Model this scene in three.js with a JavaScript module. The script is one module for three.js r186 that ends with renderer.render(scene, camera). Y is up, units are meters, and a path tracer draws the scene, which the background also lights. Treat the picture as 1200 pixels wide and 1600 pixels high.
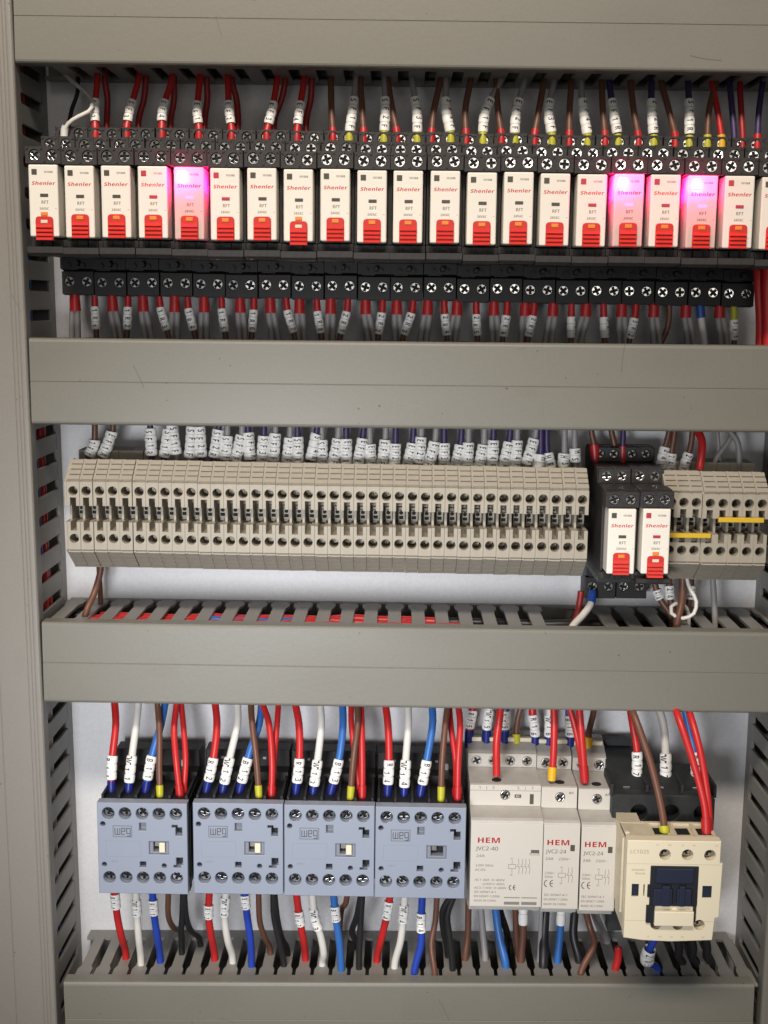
import * as THREE from 'three';
import { RoundedBoxGeometry } from 'three/addons/geometries/RoundedBoxGeometry.js';
import { mergeGeometries } from 'three/addons/utils/BufferGeometryUtils.js';
import { RectAreaLightUniformsLib } from 'three/addons/lights/RectAreaLightUniformsLib.js';

// ------------------------------------------------------------------ camera, light, exposure
// lengths in this script are millimetres with the origin on the mounting plate, level with the eye; S and Y0 turn them into metres in the room
const S = 0.001, Y0 = 1.4, F = 2000, EYE = 650;
const scene = new THREE.Scene();
scene.background = new THREE.Color(0.30, 0.29, 0.28);          // light of the surrounding room
scene.backgroundIntensity = 0.33;
scene.environmentIntensity = 0.33;
const camera = new THREE.PerspectiveCamera(2 * Math.atan(800 / F) * 180 / Math.PI, 0.75, 0.02, 20);
const into = new THREE.Vector3(30, 325, -F).normalize();        // the plate's inward normal, up and right as the tilted phone sees them
const up = new THREE.Vector3(0.0125, 1, 0); up.addScaledVector(into, -up.dot(into)).normalize();
const right = new THREE.Vector3().crossVectors(into, up);
camera.position.set(0, Y0, EYE * S);
camera.setRotationFromMatrix(new THREE.Matrix4().set(right.x, right.y, right.z, 0, up.x, up.y, up.z, 0, -into.x, -into.y, -into.z, 0, 0, 0, 0, 1));
scene.add(camera);
RectAreaLightUniformsLib.init();
function area(x, y, z, w, h, tx, ty, tz, color, intensity) {    // ceiling fitting / bright doorway, metres
  const l = new THREE.RectAreaLight(color, intensity, w, h);
  l.position.set(x, Y0 + y, z); l.lookAt(tx, Y0 + ty, tz); scene.add(l); return l;
}
area(-0.12, 0.61, 0.77, 0.56, 0.12, -0.04, 0.08, 0, new THREE.Color(1, 0.89, 0.775), 46);     // warm lamp over the open cabinet
area(0.26, 0.20, 1.95, 0.85, 0.34, 0, 0, 0, new THREE.Color(1, 0.94, 0.86), 2.2);          // lit end of the room behind the photographer
{ // work lamp held low and left of the phone, aimed at the contactors
  const l = new THREE.SpotLight(new THREE.Color(0.94, 0.96, 1), 0.96, 0, 26 * Math.PI / 180, 1); l.position.set(-0.13, Y0 - 0.19, 0.64); l.target.position.set(-0.02, Y0 - 0.21, 0);
  l.castShadow = true; l.shadow.radius = 4; scene.add(l, l.target);
}
const renderer = new THREE.WebGLRenderer();
renderer.toneMapping = THREE.LinearToneMapping;
renderer.toneMappingExposure = 1.0;
renderer.shadowMap.enabled = true;

// ------------------------------------------------------------------ helpers
let seed = 7;
const rnd = () => { seed = (seed * 1664525 + 1013904223) >>> 0; return seed / 4294967296; };
const rr = (a, b) => a + (b - a) * rnd();
const V = (x, y, z) => new THREE.Vector3(x, y, z);
function ray(px, py) { const c = [px - 600, 800 - py, -F]; return [right, up].map((a) => a.x * c[0] + a.y * c[1] + a.z * c[2]).concat(-(into.x * c[0] + into.y * c[1] + into.z * c[2])); }
const at = (px, py, z) => { const d = ray(px, py), t = (z - EYE) / d[2]; return V(d[0] * t, d[1] * t, z); };          // place on the plane z
const onY = (px, py, y) => { const d = ray(px, py), t = y / d[1]; return V(d[0] * t, y, EYE + d[2] * t); };              // place on the level y
const used = {};
const numbered = (n) => { used[n] = (used[n] ?? -1) + 1; return used[n] ? n + '_' + String(used[n]).padStart(3, '0') : n; };
const labels = {};
function tag(o, label, category, group) {
  o.userData.label = label; o.userData.category = category; if (group) o.userData.group = group;
  if (labels[label]) console.log('SAME LABEL', label); labels[label] = 1;
  const n = label.split(/\s+/).length; if (n < 4 || n > 16) console.log('LABEL LENGTH', n, label);
  return o;
}
function thing(name, label, category, p, group) {
  const o = new THREE.Group(); o.name = numbered(name); o.position.set(p.x * S, Y0 + p.y * S, p.z * S); scene.add(o);
  return tag(o, label, category, group);
}
function part(name, g, m, parent, label) {
  if (!g.userData.metres) { g.scale(S, S, S); g.userData.metres = true; }
  const o = new THREE.Mesh(g, m); o.name = name; o.castShadow = o.receiveShadow = true;
  if (label) o.userData.label = label;
  parent.add(o); return o;
}
function struct(name, g, m, p = V(0, 0, 0)) { const o = part(name, g, m, scene); o.position.set(p.x * S, Y0 + p.y * S, p.z * S); o.userData.kind = 'structure'; return o; }
function join(...gs) {
  return mergeGeometries(gs.flat().map((g) => {
    const h = g.index ? g.toNonIndexed() : g;
    for (const k of Object.keys(h.attributes)) if (!['position', 'normal', 'uv'].includes(k)) h.deleteAttribute(k);
    return h;
  }));
}
const box = (x0, x1, y0, y1, z0, z1) => new THREE.BoxGeometry(x1 - x0, y1 - y0, z1 - z0).translate((x0 + x1) / 2, (y0 + y1) / 2, (z0 + z1) / 2);
const rbox = (x0, x1, y0, y1, z0, z1, r = 0.4, s = 1) => new RoundedBoxGeometry(x1 - x0, y1 - y0, z1 - z0, s, r).translate((x0 + x1) / 2, (y0 + y1) / 2, (z0 + z1) / 2);
const rod = (x, y, z0, z1, r0, r1 = r0, n = 16, open = false) => new THREE.CylinderGeometry(r1, r0, z1 - z0, n, 1, open).rotateX(Math.PI / 2).translate(x, y, (z0 + z1) / 2);
const poly = (pts) => new THREE.Shape(pts.map((p) => new THREE.Vector2(p[0], p[1])));
const rectPath = (x0, x1, y0, y1) => { const p = new THREE.Path(); p.moveTo(x0, y0); p.lineTo(x0, y1); p.lineTo(x1, y1); p.lineTo(x1, y0); p.closePath(); return p; };
const polyPath = (pts) => { const p = new THREE.Path(); pts.forEach((q, i) => (i ? p.lineTo(q[0], q[1]) : p.moveTo(q[0], q[1]))); p.closePath(); return p; };
const circPath = (x, y, r) => { const p = new THREE.Path(); p.absarc(x, y, r, 0, Math.PI * 2, true); return p; };
function sheet(shape, z0, z1, bevel = 0, seg = 8) {             // a plate in the xy plane between z0 and z1
  const b = bevel > 0;
  return new THREE.ExtrudeGeometry(shape, { depth: z1 - z0 - (b ? 2 * bevel : 0), bevelEnabled: b, bevelSize: bevel, bevelThickness: bevel, bevelOffset: -bevel, bevelSegments: 1, curveSegments: seg }).translate(0, 0, z0 + bevel);
}
const alongX = (pts, x0, x1) => new THREE.ExtrudeGeometry(poly(pts), { depth: x1 - x0, bevelEnabled: false }).rotateY(-Math.PI / 2).translate(x1, 0, 0);   // pts are (z, y)
function planar(g, x0, y0, w, h) { const p = g.attributes.position, uv = new Float32Array(p.count * 2); for (let i = 0; i < p.count; i++) { uv[2 * i] = (p.getX(i) - x0) / w; uv[2 * i + 1] = (p.getY(i) - y0) / h; } g.setAttribute('uv', new THREE.BufferAttribute(uv, 2)); return g; }
function boxUV(g, k = 0.02) {                                    // uv from the two axes across the normal, k repeats per mm
  const h = g.index ? g.toNonIndexed() : g; h.computeVertexNormals();
  const p = h.attributes.position, n = h.attributes.normal, uv = new Float32Array(p.count * 2);
  for (let i = 0; i < p.count; i++) { const a = [Math.abs(n.getX(i)), Math.abs(n.getY(i)), Math.abs(n.getZ(i))], X = p.getX(i), Y = p.getY(i), Z = p.getZ(i); const q = a[0] > a[1] && a[0] > a[2] ? [Z, Y] : a[1] > a[2] ? [X, Z] : [X, Y]; uv[2 * i] = q[0] * k; uv[2 * i + 1] = q[1] * k; }
  h.setAttribute('uv', new THREE.BufferAttribute(uv, 2)); return h;
}
// sweep a round section along a curve between two fractions of its length; the section's first axis faces the front of the cabinet
const ZF = V(0, 0, 1);
function sweep(curve, u0, u1, n, rad, m = 10, uvOf) {
  const pos = [], nor = [], uv = [], idx = [];
  for (let i = 0; i <= n; i++) {
    const k = i / n, u = Math.min(1, Math.max(0, u0 + (u1 - u0) * k)), c = curve.getPointAt(u), t = curve.getTangentAt(u);
    let a = ZF.clone().addScaledVector(t, -t.z); if (a.lengthSq() < 0.02) a = V(0, 1, 0).addScaledVector(t, -t.y); a.normalize();
    const b = V(0, 0, 0).crossVectors(t, a), r = typeof rad === 'function' ? rad(k) : rad;
    for (let j = 0; j <= m; j++) {
      const f = -Math.PI + 2 * Math.PI * j / m, d = a.clone().multiplyScalar(Math.cos(f)).addScaledVector(b, Math.sin(f));
      pos.push(c.x + d.x * r, c.y + d.y * r, c.z + d.z * r); nor.push(d.x, d.y, d.z);
      const q = uvOf ? uvOf(k, f) : [k, j / m]; uv.push(q[0], q[1]);
      if (i && j) { const A = (i - 1) * (m + 1) + j - 1, B = A + m + 1; idx.push(A, A + 1, B, A + 1, B + 1, B); }
    }
  }
  const g = new THREE.BufferGeometry();
  g.setAttribute('position', new THREE.Float32BufferAttribute(pos, 3)); g.setAttribute('normal', new THREE.Float32BufferAttribute(nor, 3)); g.setAttribute('uv', new THREE.Float32BufferAttribute(uv, 2)); g.setIndex(idx);
  return g;
}
// ------------------------------------------------------------------ textures
function canvasTexture(w, h, draw) { const c = document.createElement('canvas'); c.width = w; c.height = h; draw(c.getContext('2d'), w, h); const t = new THREE.CanvasTexture(c); t.colorSpace = THREE.SRGBColorSpace; t.anisotropy = 4; return t; }
function noiseTexture(n, lo, hi, smooth, srgb) {                 // mottled grey, tileable
  const a = new Float32Array(n * n), out = new Uint8Array(n * n * 4);
  for (const [cell, amp] of smooth) { const k = n / cell, g = Array.from({ length: k * k }, rnd); for (let y = 0; y < n; y++) for (let x = 0; x < n; x++) { const X = x / cell, Y = y / cell, i = Math.floor(X), j = Math.floor(Y), u = X - i, v = Y - j, s = u * u * (3 - 2 * u), q = v * v * (3 - 2 * v), P = (p, r) => g[(r % k) * k + (p % k)]; a[y * n + x] += amp * ((P(i, j) * (1 - s) + P(i + 1, j) * s) * (1 - q) + (P(i, j + 1) * (1 - s) + P(i + 1, j + 1) * s) * q); } }
  const tot = smooth.reduce((s, q) => s + q[1], 0);
  for (let i = 0; i < n * n; i++) { const v = 255 * (lo + (hi - lo) * a[i] / tot); out[4 * i] = out[4 * i + 1] = out[4 * i + 2] = v; out[4 * i + 3] = 255; }
  const t = new THREE.DataTexture(out, n, n); t.wrapS = t.wrapT = THREE.RepeatWrapping; t.magFilter = THREE.LinearFilter; t.minFilter = THREE.LinearMipmapLinearFilter; t.generateMipmaps = true; if (srgb) t.colorSpace = THREE.SRGBColorSpace; t.needsUpdate = true; return t;
}
const mottle = noiseTexture(512, 0.86, 1.0, [[128, 1], [32, 0.8], [8, 0.5], [2, 0.7]], true);
const fine = noiseTexture(512, 0.93, 1.0, [[64, 0.5], [4, 0.6], [2, 1]], true);
const grain = noiseTexture(256, 0, 1, [[16, 0.5], [4, 1], [2, 1]]);
const grainCover = grain.clone(); grainCover.repeat.set(4, 4); grainCover.needsUpdate = true;
const dust = noiseTexture(512, 0.70, 1.0, [[64, 1], [16, 1], [4, 0.5]], true);
const scuffed = canvasTexture(2048, 2048, (g, w, h) => {           // 400 mm of worn sheet: speckle, smudges, a few scratches
  const im = g.createImageData(w, h), d = im.data; for (let i = 0; i < w * h; i++) { const v = 240 + (rnd() + rnd() - 1) * 13; d[4 * i] = d[4 * i + 1] = d[4 * i + 2] = v; d[4 * i + 3] = 255; } g.putImageData(im, 0, 0);
  for (let i = 0; i < 90; i++) { const x = rr(0, w), y = rr(0, h), r = rr(40, 220), q = g.createRadialGradient(x, y, 0, x, y, r), c = rnd() < 0.5 ? '255,255,255' : '150,140,120'; q.addColorStop(0, `rgba(${c},${rr(0.03, 0.1)})`); q.addColorStop(1, `rgba(${c},0)`); g.save(); g.translate(0, y * 0.55); g.scale(1, 0.45); g.fillStyle = q; g.fillRect(x - r, y - r, 2 * r, 2 * r); g.restore(); }
  for (let i = 0; i < 70; i++) { const x = rr(0, w), y = rr(0, h), a = rr(-0.5, 0.5) + (rnd() < 0.3 ? 1.2 : 0), l = rr(10, 90); g.strokeStyle = rnd() < 0.65 ? `rgba(255,255,250,${rr(0.2, 0.55)})` : `rgba(70,62,50,${rr(0.15, 0.4)})`; g.lineWidth = rr(0.8, 2.2); g.beginPath(); g.moveTo(x, y); g.quadraticCurveTo(x + l * 0.5 * Math.cos(a) + rr(-5, 5), y + l * 0.5 * Math.sin(a) + rr(-5, 5), x + l * Math.cos(a), y + l * Math.sin(a)); g.stroke(); }
  for (let i = 0; i < 160; i++) { g.fillStyle = `rgba(60,52,42,${rr(0.15, 0.5)})`; g.beginPath(); g.arc(rr(0, w), rr(0, h), rr(0.8, 2.6), 0, 7); g.fill(); }
});
scuffed.wrapS = scuffed.wrapT = THREE.RepeatWrapping;
const lin = (r, g, b) => new THREE.Color().setRGB(r, g, b);
const std = (c, roughness = 0.5, o = {}) => new THREE.MeshStandardMaterial({ color: c, roughness, ...o });
const M = {
  plate: std(lin(0.84, 0.84, 0.86), 0.42, { map: fine }),
  duct: std(lin(0.228, 0.221, 0.189), 0.42, { map: scuffed, bumpMap: grainCover, bumpScale: 0.00003 }),
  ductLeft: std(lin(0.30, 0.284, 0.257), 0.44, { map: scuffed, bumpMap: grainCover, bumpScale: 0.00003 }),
  ductSide: std(lin(0.275, 0.265, 0.245), 0.5, { map: fine, bumpMap: grain, bumpScale: 0.00006 }),
  ductIn: std(lin(0.16, 0.155, 0.145), 0.7),
  rail: std(lin(0.55, 0.55, 0.54), 0.35, { metalness: 0.9 }),
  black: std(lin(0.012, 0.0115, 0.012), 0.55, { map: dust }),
  socket: std(lin(0.042, 0.038, 0.038), 0.5, { map: dust }),
  hole: std(lin(0.008, 0.008, 0.008), 0.8),
  chrome: std(lin(0.86, 0.85, 0.83), 0.2, { metalness: 1 }),
  steel: std(lin(0.55, 0.54, 0.52), 0.32, { metalness: 1 }),
  added_coil: std(lin(0.30, 0.14, 0.06), 0.6), termScrew: std(lin(0.30, 0.27, 0.22), 0.5, { metalness: 1 }), pitSteel: std(lin(0.5, 0.5, 0.51), 0.22, { metalness: 1 }),
  dullSteel: std(lin(0.40, 0.38, 0.35), 0.42, { metalness: 1 }),
  beige: std(lin(0.48, 0.435, 0.355), 0.55, { map: mottle }),
  beigeDark: std(lin(0.34, 0.29, 0.22), 0.6),
  yellow: std(lin(0.72, 0.47, 0.03), 0.45),
  blueGrey: std(lin(0.265, 0.285, 0.34), 0.5, { map: mottle }),
  cream: std(lin(0.76, 0.68, 0.50), 0.5, { map: mottle }),
  creamBright: std(lin(0.80, 0.72, 0.54), 0.45),
  lightGrey: std(lin(0.56, 0.54, 0.50), 0.42, { map: mottle }),
  navy: std(lin(0.013, 0.019, 0.042), 0.5),
  navyDark: std(lin(0.010, 0.012, 0.018), 0.55),
  anthracite: std(lin(0.026, 0.030, 0.031), 0.62, { map: dust }),
  lever: std(lin(0.66, 0.032, 0.024), 0.42),
  orange: std(lin(0.85, 0.28, 0.04), 0.4),
  flagGrey: std(lin(0.085, 0.08, 0.06), 0.35), flagRedGlow: std(lin(0.5, 0.05, 0.08), 0.35),  // the red also paints leaked LED glow on flags beside lit relays
  marker: null,
};
const W = { // cable jackets and ferrules
  red: std(lin(0.56, 0.022, 0.022), 0.38), white: std(lin(0.74, 0.72, 0.67), 0.42), blue: std(lin(0.035, 0.15, 0.47), 0.38), brown: std(lin(0.15, 0.065, 0.04), 0.42),
  grey: std(lin(0.32, 0.30, 0.30), 0.45), purple: std(lin(0.05, 0.03, 0.11), 0.45), black: std(lin(0.018, 0.018, 0.02), 0.42), darkRed: std(lin(0.34, 0.02, 0.02), 0.42), royal: std(lin(0.02, 0.06, 0.42), 0.4),
  navyFerrule: std(lin(0.012, 0.022, 0.20), 0.35), yellowFerrule: std(lin(0.52, 0.50, 0.03), 0.4), redFerrule: std(lin(0.50, 0.018, 0.02), 0.36), amberFerrule: std(lin(0.78, 0.46, 0.02), 0.4), blueFerrule: std(lin(0.02, 0.08, 0.36), 0.38), whiteFerrule: std(lin(0.75, 0.74, 0.72), 0.4),
};
const GLYPHS = ' SFER123456789WBHVZA0T';
const glyphMap = canvasTexture(1024, 1024, (g) => {
  g.fillStyle = '#f8f7f3'; g.fillRect(0, 0, 1024, 1024); g.fillStyle = '#23211f'; g.textAlign = 'center'; g.textBaseline = 'middle';
  [...GLYPHS].forEach((c, i) => { const x = (i % 8) * 128 + 64, y = Math.floor(i / 8) * 128 + 64; g.save(); g.translate(x, y); g.scale(1.25, 1.0); g.font = 'bold 112px sans-serif'; g.fillText(c, 0, 7); g.restore(); });
});
M.marker = std(lin(1, 1, 1), 0.5, { map: glyphMap });

// ------------------------------------------------------------------ the setting: painted mounting plate and its rails
struct('mounting_plate', boxUV(box(-330, 330, -480, 260, -3, 0), 0.006), M.plate);
function rail(name, label, x0, x1, y, lift) {
  const t = thing(name, label, 'rail', V(0, y, 0), 'mounting rails');
  part('rail_profile', alongX([[lift - 7.5, -13], [lift - 7.5, 13], [lift - 1, 13], [lift - 1, 17.5], [lift, 17.5], [lift, 12], [lift - 6.5, 12], [lift - 6.5, -12], [lift, -12], [lift, -17.5], [lift - 1, -17.5], [lift - 1, -13]], x0, x1), M.rail, t);
  if (lift > 8) part('spacer', join(...[-120, 0, 120].map((x) => box(x - 10, x + 10, -10, 10, 0, lift - 7.5))), M.rail, t);
}
rail('mounting_rail', 'zinc mounting rail behind the top row of relays', -166, 178, 42, 21);
rail('mounting_rail', 'zinc mounting rail behind the beige terminal blocks', -156, 178, -99, 7.5);
rail('mounting_rail', 'zinc mounting rail behind the contactors', -146, 148, -263, 7.5);

// ------------------------------------------------------------------ cable ducts
const DZ = 57;
function coverProfile(h, grooves) {                              // (z, y): lips, rounded edges and shallow grooves
  const p = [[49, -h], [DZ - 1.6, -h]];
  for (let i = 1; i <= 3; i++) { const a = -Math.PI / 2 + i * Math.PI / 6; p.push([DZ - 1.6 + 1.6 * Math.cos(a), -h + 1.6 + 1.6 * Math.sin(a)]); }
  for (const g of grooves) p.push([DZ, g - 0.3], [DZ - 0.28, g - 0.08], [DZ - 0.28, g + 0.08], [DZ, g + 0.3]);
  for (let i = 0; i <= 2; i++) { const a = i * Math.PI / 6; p.push([DZ - 1.6 + 1.6 * Math.cos(a), h - 1.6 + 1.6 * Math.sin(a)]); }
  p.push([DZ - 1.6, h], [49, h], [49, h - 0.9], [DZ - 1.8, h - 1.2], [DZ - 1.8, -h + 1.2], [49, -h + 0.9]);
  return p;
}
const fingerShape = {
  neck: (p) => poly([[-p / 2 + 2, 8], [p / 2 - 2, 8], [p / 2 - 2, 38], [p / 2 - 0.9, 41], [p / 2 - 0.9, 54], [-p / 2 + 0.9, 54], [-p / 2 + 0.9, 41], [-p / 2 + 2, 38]]),
  mouth: (p) => poly([[-p / 2 + 2.3, 3], [p / 2 - 2.3, 3], [p / 2 - 2.3, 5], [p / 2 - 1.1, 5], [p / 2 - 1.1, 12], [p / 2 - 2.6, 17], [p / 2 - 2.6, 54], [-p / 2 + 2.6, 54], [-p / 2 + 2.6, 17], [-p / 2 + 1.1, 12], [-p / 2 + 1.1, 5], [-p / 2 + 2.3, 5]]),
  wide: (p) => poly([[-p / 2 + 2.6, 9], [p / 2 - 2.6, 9], [p / 2 - 2.6, 43], [p / 2 - 1.0, 46], [p / 2 - 1.0, 54], [-p / 2 + 1.0, 54], [-p / 2 + 1.0, 46], [-p / 2 + 2.6, 43]]),
};
// built lying along x about its middle line; the slotted wall is on +y (side 1) or -y (side -1)
function duct(name, label, p, len, { pitch, kind, side = 1, first = 0, skip = [], turn = 0, grooves = [0], mat = M.duct, h = 20, both = false }) {
  const t = thing(name, label, 'cable duct', p, 'slotted cable ducts'); t.rotation.z = turn;
  const cg = boxUV(alongX(coverProfile(h, grooves), 0, len), 0.0025), cu = cg.attributes.uv, du = [rr(0, 1), rr(0, 1)]; for (let i = 0; i < cu.count; i++) cu.setXY(i, cu.getX(i) + du[0], cu.getY(i) + du[1]);
  part('duct_cover', cg, mat, t);
  const w = h - 1.1;
  part('duct_back', boxUV(join(box(0, len, -w, w, 0.3, 2), box(0, len, side * (w - 0.8) - 0.8, side * (w - 0.8) + 0.8, 2, kind === 'mouth' ? 3 : 8.5)), 0.01), M.ductSide, t);
  if (!both) part('duct_wall', boxUV(box(0, len, -side * (w - 0.8) - 0.8, -side * (w - 0.8) + 0.8, 2, 54), 0.01), M.ductSide, t);
  const g = sheet(fingerShape[kind](pitch), -0.8, 0.8, 0.15).rotateX(Math.PI / 2).scale(1, -1, 1);
  const g2 = boxUV(flip(g), 0.02); const gs = [1, -1].map((s) => (s === 1 ? g2 : g2.clone())); g2.scale(S, S, S); g2.userData.metres = true; gs[1].scale(S, S, S); gs[1].userData.metres = true;
  for (let i = 0, x = first; x < len - 1; x += pitch, i++) if (x > pitch / 3 && !skip.includes(i)) for (const sd of both ? [1, -1] : [side]) { const f = part('duct_finger', gs[sd === 1 ? 0 : 1], M.ductSide, t); f.position.set(x * S, sd * (w - 0.8) * S, 0); }
  return t;
}
function flip(g) { const h = g.index ? g.toNonIndexed() : g, p = h.attributes.position; for (let i = 0; i < p.count; i += 3) { const a = [p.getX(i), p.getY(i), p.getZ(i)]; p.setXYZ(i, p.getX(i + 1), p.getY(i + 1), p.getZ(i + 1)); p.setXYZ(i + 1, ...a); } h.computeVertexNormals(); return h; }
const line = (x0, y0, x1, y1) => { const a = at(x0, y0, DZ), b = at(x1, y1, DZ); return [a, Math.atan2(b.y - a.y, b.x - a.x)]; };
{
  const [a, r] = line(20, 98, 1200, 114);
  duct('cable_duct', 'grey slotted cable duct along the top edge, above the relay row', V(a.x + 1.2, a.y + 20, 0), 400, { pitch: 12.6, kind: 'wide', side: -1, first: 3, turn: r });
}
{
  const [a, r] = line(45, 528, 1200, 540);
  duct('cable_duct', 'grey slotted cable duct between the relay row and the terminal blocks', V(a.x, a.y - 20, 0), 400, { pitch: 12.6, kind: 'neck', first: 4, turn: r });
}
{
  const [a, r] = line(65, 972, 1200, 989);
  duct('cable_duct', 'grey slotted cable duct between the terminal blocks and the contactors', V(a.x, a.y - 20, 0), 400, { pitch: 11.75, kind: 'mouth', first: 4, skip: [21, 22], turn: r });
}
{
  const [a, r] = line(100, 1535, 1180, 1539);
  const b = at(1180, 1539, DZ);
  duct('cable_duct', 'grey slotted cable duct along the bottom edge, below the contactors', V(a.x, a.y - 20, 0), b.x - a.x, { pitch: 9.35, kind: 'neck', first: 7, turn: r });
}
{ // the upright ducts at both sides
  const t = duct('upright_duct', 'grey upright slotted cable duct along the left edge', V(-189.4, -440, 0), 690, { pitch: 14.1, kind: 'wide', side: -1, first: 2.6, turn: Math.PI / 2 + 0.0105, grooves: [-17.4, -15.8, -14, 0], h: 20.2, mat: M.ductLeft });
  const u = duct('upright_duct', 'grey upright slotted cable duct at the lower right edge', V(203, -440, 0), 690, { pitch: 13.6, kind: 'wide', side: 1, first: 5, turn: Math.PI / 2, grooves: [0], h: 20 });
}

// ------------------------------------------------------------------ cables
function markerGeometry(curve, L, s0, s1, text, r, down, turn, gap = 0.12) {
  const gs = [], n = text.length, step = (s1 - s0) / n;
  for (let i = 0; i < n; i++) {
    const k = down ? n - 1 - i : i, a = (s0 + k * step + gap / 2) / L, b = (s0 + (k + 1) * step - gap / 2) / L, c = GLYPHS.indexOf(text[i]) < 0 ? 0 : GLYPHS.indexOf(text[i]);
    const cx = (c % 8) / 8, cy = 1 - (Math.floor(c / 8) + 1) / 8, roll = turn + rr(-0.32, 0.32), R = r * rr(0.98, 1.04), sgn = down ? -1 : 1;
    const uvOf = (q, f) => { const along = down ? 1 - q : q, across = 0.5 + sgn * -(f - roll) / 1.9; return [cx + (0.04 + 0.92 * along) / 8, cy + Math.min(0.97, Math.max(0.03, across)) / 8]; };
    gs.push(sweep(curve, a, b, 5, (q) => (q < 0.01 || q > 0.99 ? R * 0.9 : R), 14, (q, f) => uvOf(Math.min(1, Math.max(0, (q - 0.2) / 0.6)), f)));
  }
  return join(...gs);
}
// pts start at the clamped end and run to the duct
function cable(label, color, pts, { r = 1.45, ferrule, fl = 6, fr = 1.28, mark, m0, m1, down = true, turn = 0, group, mr = 1.5, name = 'cable' } = {}) {
  const o0 = pts[0].clone(), c = new THREE.CatmullRomCurve3(pts.map((p) => p.clone().sub(o0)), false, 'centripetal'), L = c.getLength();
  const t = thing(name, label, 'cable', o0, group);
  const jacket = sweep(c, ferrule ? Math.min(0.5, (fl - 1) / L) : 0, 1, Math.max(14, Math.round(L / 3)), r, 12);
  part('jacket', ferrule ? jacket : join(sweep(c, 0, 0.001, 1, (k) => (k < 0.5 ? 0.02 : r), 12), jacket), W[color], t);
  if (ferrule) part('ferrule', sweep(c, 0, fl / L, 6, (k) => (k < 0.1 ? 0.9 : k > 0.98 ? 1.0 : 0.98 + 0.1 * k) * r * fr, 12), W[ferrule], t);
  if (mark) {
    const sAt = (y) => { let best = 0, d = 1e9; for (let i = 0; i <= 80; i++) { const p = c.getPointAt(i / 80); const e = Math.abs(p.y + o0.y - y); if (e < d) { d = e; best = i / 80; } } return best * L; };
    const z = pts[Math.min(1, pts.length - 1)].z, xm = 600, a = sAt(at(xm, m0, z).y), b = sAt(at(xm, m1, z).y);
    part('marker_sleeve', markerGeometry(c, L, Math.min(a, b), Math.max(a, b), mark, r * mr, down, turn), M.marker, t);
  }
  return t;
}

// ------------------------------------------------------------------ screws
const crossHead = (() => {                                        // flat head with a cross recess
  const s = new THREE.Shape(); s.absarc(0, 0, 1, 0, Math.PI * 2, false);
  const a = 0.23, b = 0.8; s.holes.push(polyPath([[a, a], [b, a], [b, -a], [a, -a], [a, -b], [-a, -b], [-a, -a], [-b, -a], [-b, a], [-a, a], [-a, b], [a, b]]));
  return (r, h = 1.7) => sheet(s, -h, 0, 0.06, 6).scale(r, r, 1);
})();
const SC = { small: crossHead(2.05), big: crossHead(2.35), cont: crossHead(2.6, 1.7) };
for (const k in SC) { SC[k].scale(S, S, S); SC[k].userData.metres = true; }
const recess = rod(0, 0, -1.2, -0.75, 1.75, 1.75, 10);  // black floor disc paints the shade inside the cross
function screw(g, m, parent, x, y, z, wobble = 0.03) { const s = part('screw', g, m, parent); part('cross_recess', recess, M.hole, s); s.position.set(x * S, y * S, z * S); s.rotation.set(rr(-wobble, wobble), rr(-wobble, wobble), rr(0, 3)); return s; }

// ------------------------------------------------------------------ plug-in relays on sockets
const CW = 6.35, CH = 30.4;
function relayFace(volts, warm) {
  return canvasTexture(256, 592, (g, w, h) => {
    g.fillStyle = '#f7f2e8'; g.fillRect(0, 0, w, h); const X = (c) => (c - 107) * 1.03 + 6, Y = (c) => (c - 365) * 1.018; g.textBaseline = 'middle';
    g.fillStyle = '#776f64'; g.font = 'bold 24px sans-serif'; g.fillText('101088', X(232), Y(425));
    g.save(); g.translate(X(128), Y(516)); g.transform(1, 0, -0.2, 1, 0, 0); g.fillStyle = '#cf2630'; g.font = 'bold 40px sans-serif'; const sw = g.measureText('Shenler').width; g.scale(206 / sw, 1); g.fillText('Shenler', 0, 0); g.restore();
    g.fillStyle = '#8b847a'; g.textAlign = 'center'; g.font = 'bold 38px sans-serif'; g.fillText('RFT', X(235), Y(668)); g.font = 'bold 28px sans-serif'; g.fillText(volts, X(228), Y(720)); g.fillText('~', X(328), Y(720));
    g.fillStyle = '#b9b2a6'; g.fillRect(0, 0, w, 1); 
  });
}
const faceMat = {}; for (const v of ['24VAC', '230VAC']) { const map = relayFace(v); faceMat[v] = std(lin(0.95, 0.95, 0.94), 0.45, { map }); if (v === '24VAC') faceMat.lit = new THREE.MeshPhysicalMaterial({ color: lin(0.93, 0.92, 0.9), roughness: 0.95, map, transmission: 0.4, thickness: 0 }); }
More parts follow.
